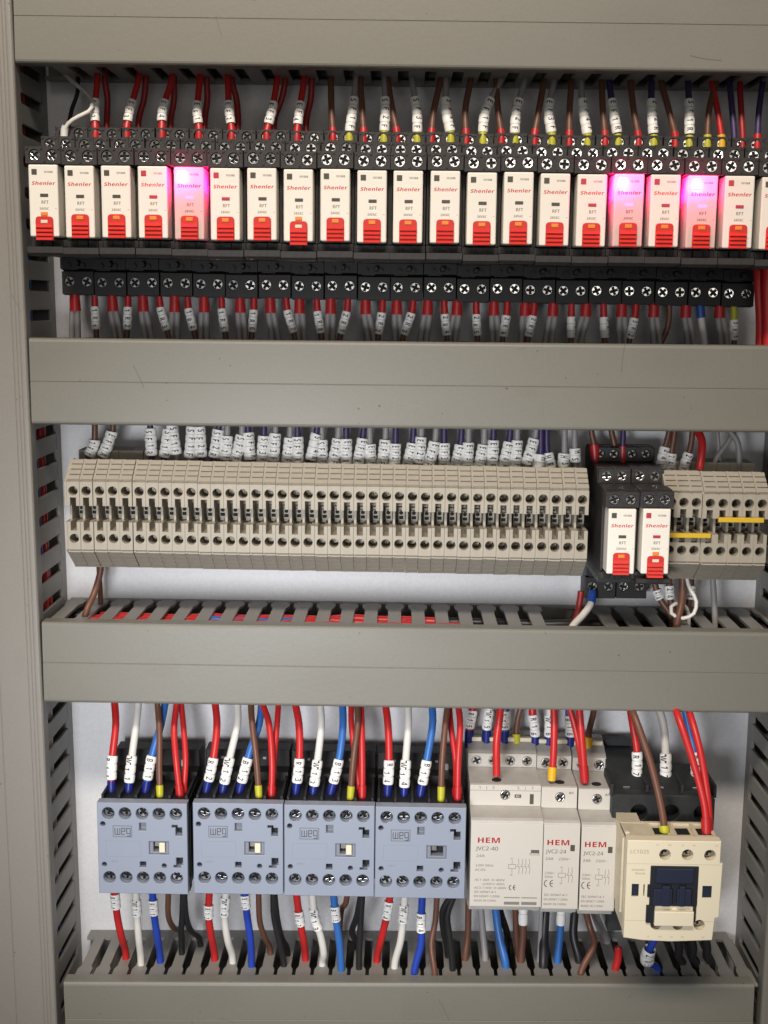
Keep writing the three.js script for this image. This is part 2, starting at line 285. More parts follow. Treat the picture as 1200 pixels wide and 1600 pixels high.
const RG = (() => {
  const g = {};
  g.case = planar(join(rbox(-CW, CW, -CH, 0, 56, 72, 0.7, 2)), -CW, -CH, 2 * CW, CH);
  const body = alongX([[1, -37.5], [57, -37.5], [57, -34.0], [64, -34.0], [64, -31.2], [57, -31], [57, 0.3], [66, 0.3], [66, 8], [44, 8], [42, 15.2], [18, 15.2], [16, 22.6], [6, 22.6], [1, 20]], -7.75, 7.75);
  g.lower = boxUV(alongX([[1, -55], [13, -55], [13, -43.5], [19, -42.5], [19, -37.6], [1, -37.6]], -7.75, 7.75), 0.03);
  g.clip = boxUV(alongX([[56, -38.3], [70.5, -38.3], [72, -37.2], [72, -34.6], [64.2, -34.1], [57.2, -34.2], [56, -35]], -7.7, 7.7), 0.03);
  g.shortClip = boxUV(alongX([[57.2, -35.8], [69, -35.8], [70, -35], [70, -33.2], [64.2, -32.8], [57.2, -34.2]], -7.7, 7.7), 0.03);
  g.body = boxUV(join(body, box(-7.75, -6.9, -30.8, 0.2, 57, 62), box(6.9, 7.75, -30.8, 0.2, 57, 62),
    box(-0.5, 0.5, 8, 15.2, 44, 46.5), box(-0.5, 0.5, 15.2, 22.6, 18, 20.5)), 0.03);
  const face = (w, y0, y1, holes, z0, z1) => { const s = poly([[-w, y0], [w, y0], [w, y1], [-w, y1]]); for (const [x, y, r] of holes) s.holes.push(circPath(x, y, r)); return sheet(s, z0, z1, 0.12, 7); };
  g.tierA = boxUV(face(7.7, 0.4, 7.6, [[-3.75, 4, 2.5], [3.75, 4, 2.5]], 66, 71), 0.03);
  g.tierB = boxUV(face(7.6, 8.1, 15, [[-3.6, 11.6, 2.4], [3.6, 11.6, 2.4]], 42, 46), 0.03);
  g.tierC = boxUV(face(7.6, 15.6, 22.4, [[-3.4, 19.3, 2.3], [3.4, 19.3, 2.3]], 16, 21.5), 0.03);
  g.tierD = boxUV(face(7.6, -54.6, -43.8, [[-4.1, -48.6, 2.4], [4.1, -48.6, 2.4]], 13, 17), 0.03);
  const nubs = (y, z) => join(...[[-6.9, y], [-0.7, y], [0.5, y - 5.2], [6.6, y]].map(([x, q]) => box(x - 0.45, x + 0.45, q - 0.5, q + 0.5, z - 0.3, z + 0.5)));
  g.tierA = join(g.tierA, boxUV(nubs(6.9, 71))); g.tierB = join(g.tierB, boxUV(nubs(14.3, 46))); g.tierC = join(g.tierC, boxUV(nubs(21.6, 21.5)));
  g.studs = join(rod(-3.5, -41, 19, 20.5, 1.1), rod(3.2, -41, 19, 20.5, 1.1), rod(1.0, -40.2, 19, 23, 1.3, 1.0), box(-6, 0.5, -43.1, -42.6, 17, 18.6));
  g.notch = join(box(-1.6, 1.6, -34.2, -31.4, 62, 66.5), box(-6.2, -3.4, -34, -31.5, 62, 65.2), box(3.2, 6.0, -34, -31.5, 62, 65.2));
  const ls = new THREE.Shape(); ls.moveTo(-3.8, -10.2); ls.lineTo(3.8, -10.2); ls.lineTo(3.8, -1.4); ls.quadraticCurveTo(3.7, -0.1, 2.2, 0); ls.lineTo(-2.2, 0); ls.quadraticCurveTo(-3.7, -0.1, -3.8, -1.4); ls.closePath();
  const lev = []; for (let i = 0; i < 4; i++) lev.push(alongX([[0.8, -10.1 + i * 1.75], [2.3, -10.0 + i * 1.75], [1.3, -8.7 + i * 1.75], [0.8, -8.7 + i * 1.75]], -3.55, 3.55));
  g.lever = join(sheet(ls, 0, 1.25, 0.15, 4), ...lev);
  g.inset = rbox(-1.5, 1.5, -2.3, -0.7, 1, 1.5, 0.24, 2);
  g.slot = join(rbox(-1.5, 1.5, -2.9, -1.5, 1, 1.38, 0.3));
  g.added_coil = rbox(-5.6, 5.6, -29.5, -9.5, 57.5, 70.2, 0.5); g.lens = rbox(-1.9, 1.9, -2.3, 2.3, -0.3, 0.5, 0.4, 3); g.ledBar = box(-0.22, 0.22, -5, 5, -0.4, 0.4); g.led = rbox(-0.7, 0.7, -0.8, 0.8, -0.6, 0.6, 0.3);
  g.flag = rbox(-1.15, 1.15, -1.2, 1.2, 0, 0.25, 0.12); g.window = rbox(-1.75, 1.75, -0.7, 0.7, 0, 0.25, 0.12);
  for (const k in g) { g[k].scale(S, S, S); g[k].userData.metres = true; }
  return g;
})();
const ledLens = new THREE.MeshStandardMaterial({ color: lin(0.9, 0.7, 0.9), roughness: 0.4, emissive: lin(1, 0.62, 1), emissiveIntensity: 1.3 });
const ledRed = new THREE.MeshStandardMaterial({ color: lin(0.6, 0.05, 0.2), emissive: lin(1, 0.02, 0.2), emissiveIntensity: 2 }), ledWindow = new THREE.MeshStandardMaterial({ color: lin(0.5, 0.3, 0.6), emissive: lin(0.62, 0.4, 1), emissiveIntensity: 0.8 });
const ledMat = new THREE.MeshStandardMaterial({ color: lin(0.9, 0.3, 0.6), emissive: lin(1, 0.25, 0.75), emissiveIntensity: 6 });
function relay(label, p, group, { volts = '24VAC', lit = false, red = false, pulled = false, clip = 1 } = {}) {
  const t = thing('plug_in_relay', label, 'relay', p, group);
  part('socket_body', RG.body, M.socket, t);
  part('upper_terminals', RG.tierA, M.socket, t); part('middle_terminals', RG.tierB, M.socket, t); part('rear_terminals', RG.tierC, M.socket, t); part('lower_body', RG.lower, M.black, t); part('lower_terminals', RG.tierD, M.black, t);  // lower parts darker: shade of the recess put into the plastic colour
  if (clip) part('retaining_clip', clip === 2 ? RG.shortClip : RG.clip, M.socket, t);
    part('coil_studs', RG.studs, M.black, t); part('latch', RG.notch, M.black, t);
  for (const x of [-3.75, 3.75]) { screw(SC.big, M.chrome, t, x, 4, 70.3); screw(SC.big, M.chrome, t, x * 0.96, 11.6, 45.2); screw(SC.small, M.chrome, t, x * 0.9, 19.3, 20.6); screw(SC.big, M.chrome, t, x * 1.09, -48.6, 16.4); }
  const c = part('relay_case', RG.case, lit ? faceMat.lit : faceMat[volts], t);
  const put = (n, g, m, x, y, z) => { const o = part(n, g, m, c); o.position.set(x * S, y * S, z * S); return o; };
  const drop = pulled ? -1.4 : 0;
  put('lever', RG.lever, M.lever, 0.15, -20.4 + drop, 71.5);
  put('lever_inset', pulled ? RG.slot : RG.inset, pulled ? M.creamBright : M.orange, 0.15, -20.4 + drop, 71.6);
  if (pulled) put('spring_tab', RG.inset, M.orange, 0.15, -19.2, 70.95);
  if (!lit) put('status_flag', RG.flag, red ? M.flagRedGlow : M.flagGrey, -3.75, -3.1, 71.95);
  put('indicator_window', RG.window, lit ? ledWindow : red ? M.flagRedGlow : M.flagGrey, 0.3, -12.9, 71.95).name = lit ? 'led_lamp_window' : 'indicator_window';
  if (lit) {
    const lens = put('led_lamp_lens', RG.lens, ledLens, -2.9, -3.6, 72), ll = new THREE.PointLight(lin(1, 0.0, 0.13), 0.0015); ll.position.set(lens.position.x, lens.position.y, 73.6 * S); ll.castShadow = true; ll.shadow.radius = 0.06; c.add(ll);
    put('added_coil', RG.added_coil, M.added_coil, 0, 0, 0);  // unseen block added to keep the glow out of the lower case
    for (const [x, y, z, power, col] of [[-2.6, -4.6, 70.1, 0.0027, lin(1, 0.03, 0.27)], [-6.63, -7.5, 59.6, 0.007, lin(1, 0, 0.11)], [6.63, -7.5, 59.6, 0.007, lin(1, 0, 0.11)]]) {  // inner LED first, then two side lamps added to redden the gaps
      const led = put('led_and_added_lamp', x === -2.4 ? RG.led : RG.ledBar, x === -2.4 ? ledMat : ledRed, x, y, z);
      const l = new THREE.PointLight(col, power); l.position.copy(led.position); l.castShadow = true; l.shadow.radius = 0.035; c.add(l);
    }
  }
  return t;
}
const RX = [66, 124, 183, 240, 298, 356, 413, 470, 527, 584, 642, 699, 756, 813, 869, 925, 983, 1040, 1098, 1160];
const over = ['the short white wire', 'the wire marked SF2', 'the wire marked SF3', 'the wire marked SF4', 'the wire marked EF1', 'the wire marked EF2', 'the wire marked EF3', 'the wire marked EF4', 'the wire marked SF1F', 'the wire marked SF2F', 'the wire marked SF3F', 'the wire marked SF4F', 'the wire marked EF1F', 'the wire marked EF2F', 'the wire marked EF3F', 'the wire marked EF4F', 'the wire marked EF1R', 'the wire marked EF2R', 'the wire marked SF1R', 'two yellow ferrules at the right end'];
const a0 = at(66, 257, 86), a1 = at(1157, 275, 86);
for (let i = 0; i < 21; i++) {
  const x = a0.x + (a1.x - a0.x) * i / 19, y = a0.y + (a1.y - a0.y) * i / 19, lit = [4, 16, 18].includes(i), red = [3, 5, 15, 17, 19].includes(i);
  const lab = i === 20 ? 'white plug-in relay cut off by the right edge of the photo, top row' : lit ? `white plug-in relay glowing magenta, top row, under ${over[i]}` : `white plug-in relay with ${red ? 'red' : 'grey'} flag, top row, under ${over[i]}`;  // red flags have the glow of lit neighbours put into their colour
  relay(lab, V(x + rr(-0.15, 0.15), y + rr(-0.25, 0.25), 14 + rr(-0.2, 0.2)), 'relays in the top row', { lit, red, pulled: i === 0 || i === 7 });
}
relay('white 230 volt plug-in relay beside the long terminal strip', V(101.3, -91.2, 0), 'two relays among the terminal blocks', { volts: '230VAC', clip: 0 });
relay('white 24 volt plug-in relay with pulled lever beside yellow jumper bars', V(117.0, -91.0, 0), 'two relays among the terminal blocks', { pulled: true, red: true, clip: 2 });

// ------------------------------------------------------------------ terminal blocks
const TP = 6.13;
const TG = (() => {
  const w = TP / 2 - 0.03, g = {};
  const rows = [];
  const rowPlate = (y0, y1, hy, ny0, ny1) => { const s = poly([[-w, y0], [w, y0], [w, y1], [-w, y1]]); s.holes.push(circPath(-0.1, hy, 2.25)); return s; };
  // faces with a notch towards the middle
  const topS = poly([[-w, -11.6], [-1.0 - 0.5, -11.6], [-1.5, -7.6], [1.3, -7.6], [1.3, -11.6], [w, -11.6], [w, 0], [-w, 0]]); topS.holes.push(circPath(0, -4.4, 2.2));
  const botS = poly([[-w, -32.6], [w, -32.6], [w, -19.2], [1.3, -19.2], [1.3, -23.4], [-1.5, -23.4], [-1.5, -19.2], [-w, -19.2]]); botS.holes.push(circPath(0, -27.2, 2.2));
  const ribs = [];
  const slope = (ya, za, yb, zb) => { const n = 4, L = Math.hypot(yb - ya, zb - za), a = Math.atan2(zb - za, yb - ya); for (let i = 0; i < n; i++) { const k = (i + 0.5) / n; if (!i) ribs.push(box(-w + 0.03, -w + 0.95, -L / 2, L / 2, yb > ya ? -0.6 : -1.02, yb > ya ? 1.02 : 0.6).rotateX(a).translate(0, (ya + yb) / 2, (za + zb) / 2)); ribs.push(box(-w + 0.1, w - 0.1, -L / n / 2 + 0.4, L / n / 2 - 0.4, yb > ya ? -0.6 : -1.0, yb > ya ? 1.0 : 0.6).rotateX(a).translate(0, ya + (yb - ya) * k, za + (zb - za) * k)); } };
  slope(0.2, 54.2, 8.7, 43.2); slope(-32.8, 54.2, -43.0, 40.4);
  g.body = boxUV(join(sheet(topS, 42, 55, 0.12, 9), sheet(botS, 42, 55, 0.12, 9), ...ribs,
    alongX([[8, 6], [8, -44], [40, -44], [40.6, -42.8], [53.6, -32.9], [42.2, -32.6], [42.2, -20.5], [36, -19], [36, -12], [42.2, -11], [42.2, -0.2], [53.6, 0], [43, 8.4], [37, 8.6], [37, 6], [27, 6], [27, 11.6], [9, 11.6]], -w + 0.05, w - 0.05),
    box(-w, -w + 1.1, -20, -11, 34, 50), box(-0.4, w - 0.2, -19.5, -11.8, 36, 41)), 0.03);
  g.clamp = join(box(-0.3, w - 0.3, -17.8, -13.2, 41, 42.5));
  g.eye = join(rod(0.9, -14.2, 42.3, 42.75, 0.95, 0.95, 10), box(-0.1, 1.95, -17.2, -15.7, 42.3, 42.75));
  g.well = join(rod(0, -4.4, 42, 42.4, 2.6, 2.6, 12), rod(0, -27.2, 42, 42.4, 2.6, 2.6, 12));
  const scr = new THREE.Shape(); scr.absarc(0, 0, 1.9, 0, Math.PI * 2, false); scr.holes.push(rectPath(-1.5, 1.5, -0.28, 0.28));
  g.screw = join(sheet(scr, -0.8, 0, 0.1, 8), rod(0, 0, -1, -0.55, 1.8, 1.8, 10));
  g.end = boxUV(alongX([[8, 6], [8, -44], [40, -44], [40.6, -42.8], [55, -32.6], [55, -19.2], [36, -19], [36, -12], [46, -11.6], [55, -11.6], [55, 0], [43.6, 8.8], [37, 9], [37, 6.2], [27, 6.2], [27, 11.8], [9, 11.8]], -0.45, 0.45), 0.03);
  for (const k in g) { g[k].scale(S, S, S); g[k].userData.metres = true; }
  return g;
})();
function terminal(label, p, group, end) {
  const t = thing('terminal_block', label, 'terminal block', p, group);
  part('terminal_body', TG.body, M.beige, t); part('clamp_plate', TG.clamp, M.beige, t); part('clamp_opening', TG.eye, M.hole, t); part('screw_well', TG.well, M.beigeDark, t);
  for (const y of [-4.4, -27.2]) { const s = part('screw', TG.screw, M.termScrew, t); s.position.set(0, y * S, 45.4 * S); s.rotation.set(rr(-0.06, 0.06), rr(-0.06, 0.06), rr(-1.2, 1.2)); }
  if (end) { const e = part('end_plate', TG.end, M.beige, t); e.position.x = (-TP / 2 - 0.45) * S; }
  return t;
}
const ord = ['first', 'second', 'third', 'fourth', 'fifth', 'sixth', 'seventh', 'eighth', 'ninth', 'tenth', 'eleventh', 'twelfth', 'thirteenth', 'fourteenth', 'fifteenth', 'sixteenth', 'seventeenth', 'eighteenth', 'nineteenth', 'twentieth'];
{
  const b0 = at(105, 752, 55), b1 = at(921, 767, 55), n = 40, tp = (b1.x - b0.x) / n;
  for (let i = 0; i < n; i++) { const f = (i + 0.5) / n, lab = i < 20 ? `beige screw terminal block, ${ord[i]} from the left end of the long strip` : `beige screw terminal block, ${ord[n - 1 - i]} from the relay end of the long strip`; terminal(lab, V(b0.x + (b1.x - b0.x) * f + ([0, 1].includes(i) ? -0.5 : i < 5 ? -0.25 : 0), b0.y + (b1.y - b0.y) * f + rr(-0.12, 0.12), rr(-0.15, 0.15)), 'terminal blocks of the long strip', i === 0); }
  const c3 = [1050, 1069.5, 1089], c5 = [1111, 1131, 1151.5, 1172, 1192.5];
  c3.forEach((x, i) => { const p = at(x, 770, 55); terminal(`beige terminal block right of the two relays, ${ord[i]} in its group of three`, V(p.x, b1.y - 0.6, 0), 'terminal blocks right of the relays'); });
  c5.forEach((x, i) => { const p = at(x, 771, 55); terminal(`beige terminal block at the right end, ${ord[i]} in its group of five`, V(p.x, b1.y - 0.9, 0), 'terminal blocks right of the relays', i === 0); });
  for (const [x0, x1, y, lab] of [[1040, 1110, 836, 'yellow jumper bar across the terminals just right of the two relays'], [1122, 1193, 812, 'yellow jumper bar across the terminals at the far right']]) {
    const p = at(x0, y, 56.6), q = at(x1, y, 56.6); const t = thing('jumper_bar', lab, 'jumper bar', p, 'yellow jumper bars');
    part('insulated_bar', rbox(0, q.x - p.x, -1.1, 1.1, -1.2, 1.2, 0.3), M.yellow, t);
    const prongs = []; for (let x = 3; x < q.x - p.x; x += TP) prongs.push(box(x - 0.6, x + 0.6, -0.5, 0.5, -8, -1)); part('prongs', join(...prongs), M.dullSteel, t);
  }
}

// ------------------------------------------------------------------ blue-grey contactors
const contFace = canvasTexture(1024, 1076, (g, w, h) => {
  const k = w / 44.4, X = (x) => x * k, Y = (y) => y * k; g.fillStyle = '#ffffff'; g.fillRect(0, 0, w, h);
  g.strokeStyle = '#a9a59b'; g.lineWidth = 7; g.strokeRect(X(7.8), Y(11.7), X(9.2), Y(5.6));
  g.lineWidth = 10; g.strokeStyle = '#8f8b82'; g.lineJoin = 'round';
  const L = (pts) => { g.beginPath(); pts.forEach((p, i) => (i ? g.lineTo(X(p[0]), Y(p[1])) : g.moveTo(X(p[0]), Y(p[1])))); g.stroke(); };
  L([[8.7, 12.9], [8.7, 16.1], [11.1, 16.1], [11.1, 12.9]]); L([[9.9, 12.9], [9.9, 16.1]]);
  L([[13.6, 16.1], [12.0, 16.1], [12.0, 12.9], [13.6, 12.9], [13.6, 14.5], [12.0, 14.5]]);
  L([[16.2, 15.6], [14.5, 15.6], [14.5, 12.9], [16.2, 12.9], [16.2, 16.9], [14.5, 16.9]]);
  g.strokeStyle = 'rgba(120,125,140,0.35)'; g.lineWidth = 2; g.strokeRect(X(4), Y(19.5), X(17), Y(8)); g.fillStyle = 'rgba(120,120,130,0.35)'; g.font = '30px sans-serif'; g.fillText('CWC07', X(6), Y(30.5));
});
M.contFace = std(lin(0.285, 0.322, 0.405), 0.48, { map: contFace });
const KW = 44.4, KH = 46.6, UX = [5.5, 13.8, 22.2, 30.5, 38.9];
const KG = (() => {
  const g = {}, s = poly([[0, -KH], [KW, -KH], [KW, 0], [0, 0]]);
  for (const x of UX) s.holes.push(circPath(x, -5.4, 3.05), circPath(x - 0.1, -38.3, 3.05));
  s.holes.push(circPath(2.7, -10.9, 1.25), circPath(3, -31.7, 1.2), circPath(32.7, -32, 1.2), rectPath(20.7, 24, -14.1, -10.1), rectPath(20.7, 23.7, -32.9, -30));
  s.holes.push(polyPath([[36.8, -11.0], [36.8, -12.4], [38.6, -12.4], [38.6, -16.4], [41.8, -16.4], [41.8, -12.2], [39.6, -12.2], [39.6, -11.0]]));
  s.holes.push(polyPath([[37.4, -32.9], [37.4, -31.6], [38.7, -31.6], [38.7, -27.7], [42, -27.7], [42, -31.4], [41, -31.4], [41, -32.9]]));
  s.holes.push(rectPath(25.4, 35.0, -26.2, -19.5));
  g.face = planar(sheet(s, 58, 64, 0.3, 12), 0, -KH, KW, KH);
  const f = poly([[25.5, -26.1], [34.9, -26.1], [34.9, -19.6], [25.5, -19.6]]); f.holes.push(rectPath(27.4, 33.5, -25.0, -20.0)); g.frame = sheet(f, 58, 63.2, 0.2);
  g.slider = rbox(30.4, 33.3, -25, -20.1, 57, 64.4, 0.3);
  g.sliderBack = join(rbox(27.7, 30.3, -23.0, -20.4, 57, 61.5, 0.2));
  g.slug = join(box(20.8, 23.9, -14, -10.2, 57, 61));
  const walls = UX.map((x) => x - 4.2).concat(43.1).map((x) => box(x - 0.55, x + 0.55, -1.5, 1.6, 30, 57.5));
  g.back = boxUV(join(rbox(0.3, KW - 0.3, -KH + 0.4, -1.2, 12, 58, 0.5), box(-0.4, KW + 0.4, -KH + 6, -7, 8, 56), ...walls, rbox(-0.2, KW - 0.4, -2, 11.8, 9, 21, 0.6), box(0.6, KW - 0.6, -1.8, 3.2, 21, 30),
    box(1, KW - 1, -KH - 1.6, -KH + 2, 14, 52), box(0, 2.4, -KH - 1, -KH + 1, 52, 58), box(KW - 2.4, KW, -KH - 1, -KH + 1, 52, 58)), 0.03);
  g.pits = join(...UX.map((x) => rod(x, -5.4, 57.4, 58.3, 3.2, 3.2, 12)), ...UX.map((x) => rod(x - 0.1, -38.3, 57.4, 58.3, 3.2, 3.2, 12)));
  g.clips = box(34.5, 37, 2.6, 6.6, 21.1, 21.9); g.pip = box(8, 9.6, 7, 8.2, 21, 21.6);
  for (const k in g) { g[k].scale(S, S, S); g[k].userData.metres = true; }
  return g;
})();
[[150, 1254], [300, 1254.5], [443, 1257.5], [586, 1260.5]].forEach(([px, py], i) => {
  const p = at(px, py, 64), t = thing('contactor', ['blue-grey contactor at the left, under cables marked R11, W11, B11', 'blue-grey contactor, second from left, under cables marked R12, W12, B12', 'blue-grey contactor, third from left, under cables marked R13, W13, B13', 'blue-grey contactor without cream slider, under cables marked R14, W14, B14'][i], 'contactor', V(p.x, p.y, 0), 'blue-grey contactors');
  t.scale.x = 0.984; t.position.x += 0.3 * S; part('front_cover', KG.face, M.contFace, t); part('contact_block', KG.back, M.black, t); part('screw_pit', KG.pits, M.hole, t); part('window_frame', KG.frame, M.blueGrey, t); part('cover_slug', KG.slug, M.blueGrey, t); part('rail_clip', KG.clips, M.steel, t); for (const x of [0, 22]) part('pip', KG.pip, M.dullSteel, t).position.x = x * S;
  if (i < 3) part('slider', KG.slider, M.creamBright, t);
  part('armature', KG.sliderBack, M.dullSteel, t);
  for (const x of UX) { screw(SC.cont, M.pitSteel, t, x, -5.4, 60.4, 0.14); screw(SC.cont, M.pitSteel, t, x - 0.1, -38.3, 60.4, 0.14); }
});

// ------------------------------------------------------------------ light grey modular contactors
function modFace(big) {
  const x0 = big ? 68 : 602, x1 = big ? 592 : 866, y0 = 105, y1 = 720;
  return canvasTexture(big ? 1024 : 516, 1202, (g, w, h) => {
    const k = w / (x1 - x0); g.fillStyle = '#f2efe9'; g.fillRect(0, 0, w, h); g.scale(k, h / (y1 - y0)); g.translate(-x0, -y0); g.textBaseline = 'middle';
    const T = (s, x, y, px, c = '#716e69', wd, f = '') => { g.fillStyle = c; g.font = `${f} ${px}px sans-serif`; g.save(); g.translate(x, y); if (wd) g.scale(wd / g.measureText(s).width, 1); g.fillText(s, 0, 0); g.restore(); };
    const R = '#c8323a', D = '#55524e', Li = (pts, lw = 3, c = '#8a8681') => { g.strokeStyle = c; g.lineWidth = lw; g.beginPath(); pts.forEach((p, i) => (i ? g.lineTo(...p) : g.moveTo(...p))); g.stroke(); };
    const hem = (x, y) => T('HEM', x, y, 54, R, 174, 'bold');
    const CE = (x, y, r) => { g.strokeStyle = D; g.lineWidth = 6; for (const dx of [0, 1.75 * r]) { g.beginPath(); g.arc(x + dx, y, r, Math.PI * 0.55, Math.PI * 1.45); g.stroke(); } Li([[x + 0.8 * r, y], [x + 1.7 * r, y]], 5, D); };
    const sym = (x, y, n, s) => { T('A1', x - 12, y - 58 * s, 17, D); T('A2', x - 14, y + 60 * s, 17, D); g.strokeStyle = '#8a8681'; g.lineWidth = 3; g.strokeRect(x - 26, y - 15, 52, 30); Li([[x, y - 48 * s], [x, y - 15]]); Li([[x, y + 15], [x, y + 48 * s]]); Li([[x + 26, y], [x + 26 + 27 * n, y]], 2); for (let i = 0; i < n; i++) { const X = x + 46 + i * 26; Li([[X, y - 58 * s], [X + 4, y - 14]]); Li([[X - 8, y - 18], [X + 7, y + 14], [X + 2, y + 55 * s]]); } };
    if (big) {
      hem(112, 233); T('JVC2-40', 108, 293, 38, D, 162); T('24A', 110, 346, 27, '#807d78', 62); T('230V 50Hz', 106, 418, 23, '#716e69', 132); T('AC/DC', 104, 450, 23, '#716e69', 80); sym(372, 422, 4, 1);
      T('AC1 40A  0~400V', 102, 524, 22, '#716e69', 220); T('(22KW 0~400V)', 160, 554, 22, '#716e69', 160); T('AC3 11KW  0~400V', 100, 583, 22, '#716e69', 235); T('IEC 60947-4-1', 100, 613, 22, '#5f5c58', 162); T('EN 60947-1:2004', 98, 645, 22, '#5f5c58', 190); T('MADE IN CHINA', 98, 676, 20, '#5f5c58', 166); CE(372, 577, 17);
      g.fillStyle = '#74716c'; g.fillRect(506, 298, 60, 22); g.strokeStyle = '#8a8681'; g.lineWidth = 3; g.strokeRect(500, 322, 66, 12);
      for (const x of [320, 446]) { g.fillStyle = '#9a9793'; g.fillRect(x, 648, 114, 7); g.fillRect(x, 682, 112, 22); }
    } else {
      hem(622, 232); T('JVC2-24', 622, 297, 36, D, 148); T('24A', 618, 350, 28, '#5f5c58', 60); T('230V~', 714, 352, 25, '#716e69', 88); T('230V~', 616, 456, 23, '#716e69', 76); T('50Hz', 616, 484, 23, '#716e69', 62); sym(742, 470, 2, 1);
      CE(640, 532, 24); T('IEC 60947-4-1', 616, 617, 22, '#5f5c58', 174); T('EN 60947-1:2004', 614, 650, 22, '#5f5c58', 176); T('MADE IN CHINA', 614, 684, 21, '#5f5c58', 168);
    }
  });
}
M.modBig = std(lin(0.69, 0.67, 0.64), 0.36, { map: modFace(true) }); M.modSmall = std(lin(0.69, 0.67, 0.64), 0.36, { map: modFace(false) });
const stripMap = canvasTexture(512, 192, (g, w, h) => { g.fillStyle = '#f2efe9'; g.fillRect(0, 0, w, h); g.fillStyle = '#6d6a66'; g.font = '34px sans-serif'; g.textBaseline = 'middle'; for (const [c, x] of [['1', 62], ['|', 110], ['3', 158], ['5', 338], ['|', 388], ['7', 440]]) g.fillText(c, x, 24); g.fillRect(0, 48, w, 3); g.fillRect(322, 84, 48, 32); g.fillStyle = '#f2efe9'; g.font = 'bold 24px sans-serif'; g.fillText('A1', 330, 101); });
M.strip = std(lin(0.69, 0.67, 0.64), 0.36, { map: stripMap });
const stripSmall = canvasTexture(256, 192, (g, w, h) => { g.fillStyle = '#f2efe9'; g.fillRect(0, 0, w, h); g.fillStyle = '#6d6a66'; g.font = 'bold 30px sans-serif'; g.fillText('A1', 196, 60); });
M.stripSmall = std(lin(0.69, 0.67, 0.64), 0.36, { map: stripSmall });
function modular(label, p, w, big) {
  const t = thing('modular_contactor', label, 'contactor', p, big ? undefined : 'narrow modular contactors'), x1 = w - 0.15;
  // side profile (z, y) about the top edge of the front label
  const body = alongX([[8, 26], [14, 26], [27, 20.6], [28, 20.4], [28, 13.2], [51, 13.1], [52, 12.6], [52, 2.2], [64.5, 1.2], [66, 0.4], [66.6, -0.6], [66.6, -43.4], [60, -44.4], [60, -45.6], [52, -46], [52, -50], [28, -56], [28, -64], [8, -64]], 0.1, x1);
  part('housing', boxUV(body, 0.02), M.lightGrey, t);
  part('front_label', planar(rbox(0.1, x1, -43.2, -0.4, 66.2, 67, 0.3), 0.1, -43.2, x1 - 0.1, 42.8), big ? M.modBig : M.modSmall, t);
  part('marking_strip', planar(rbox(0.1, x1, 2.4, 12.9, 51.6, 52.3, 0.2), 0.1, 2.4, x1 - 0.1, 10.5), big ? M.strip : M.stripSmall, t);
  part('terminal_face', boxUV(rbox(0.1, x1, 13.4, 20.4, 27.6, 28.5, 0.25), 0.02), M.lightGrey, t);
  part('foot_lip', rbox(0.1, x1, -47.4, -44.6, 56, 62, 0.4), M.lightGrey, t);
  const xs = big ? [4.4, 13, 21.5, 30] : [4.6, 13.4];
  for (const [x, y, z] of [...xs.map((x) => [x, 16.8, 28.3]), [big ? 17.3 : 9.2, 8.1, 52.1]]) part('screw_pit', rod(x, y, z, z + 0.32, 2.5, 2.5, 14), M.hole, t);
  for (const x of xs) screw(SC.big, M.steel, t, x, 16.8, 29.0, 0.12);
  screw(SC.big, M.steel, t, big ? 17.3 : 9.2, 8.1, 52.9, 0.12);
  part('entry_hole', join(rod(0, 0, -0.1, 0.25, 2.4, 2.4, 14).rotateX(-Math.PI / 2).translate(big ? 13.4 : 9.6, 13.15, 46)), M.hole, t);
  part('wire_guide', join(...xs.map((x) => rbox(x - 2.9, x + 2.9, 24, 26.2, 17.5, 20.5, 0.3))), M.creamBright, t);
  if (big) part('status_window', rbox(29.4, 31.3, 3.4, 8.6, 52.1, 52.5, 0.15), M.flagGrey, t);
  else part('status_window', rbox(13.0, 15.2, -13.4, -10.2, 66.8, 67.15, 0.15), M.flagGrey, t);
}
{
  const p = at(736, 1284, 67), q = at(850, 1288, 67), r = at(909, 1291, 67);
  modular('wide light grey modular contactor with red lettering, beside the blue-grey ones', V(p.x, p.y, 0), q.x - p.x, true);
  modular('narrow light grey modular contactor with red lettering, left one of two', V(q.x, q.y, 0), 17.7, false);
  modular('narrow light grey modular contactor with red lettering, beside the cream contactor', V(r.x, r.y, 0), 17.2, false);
}

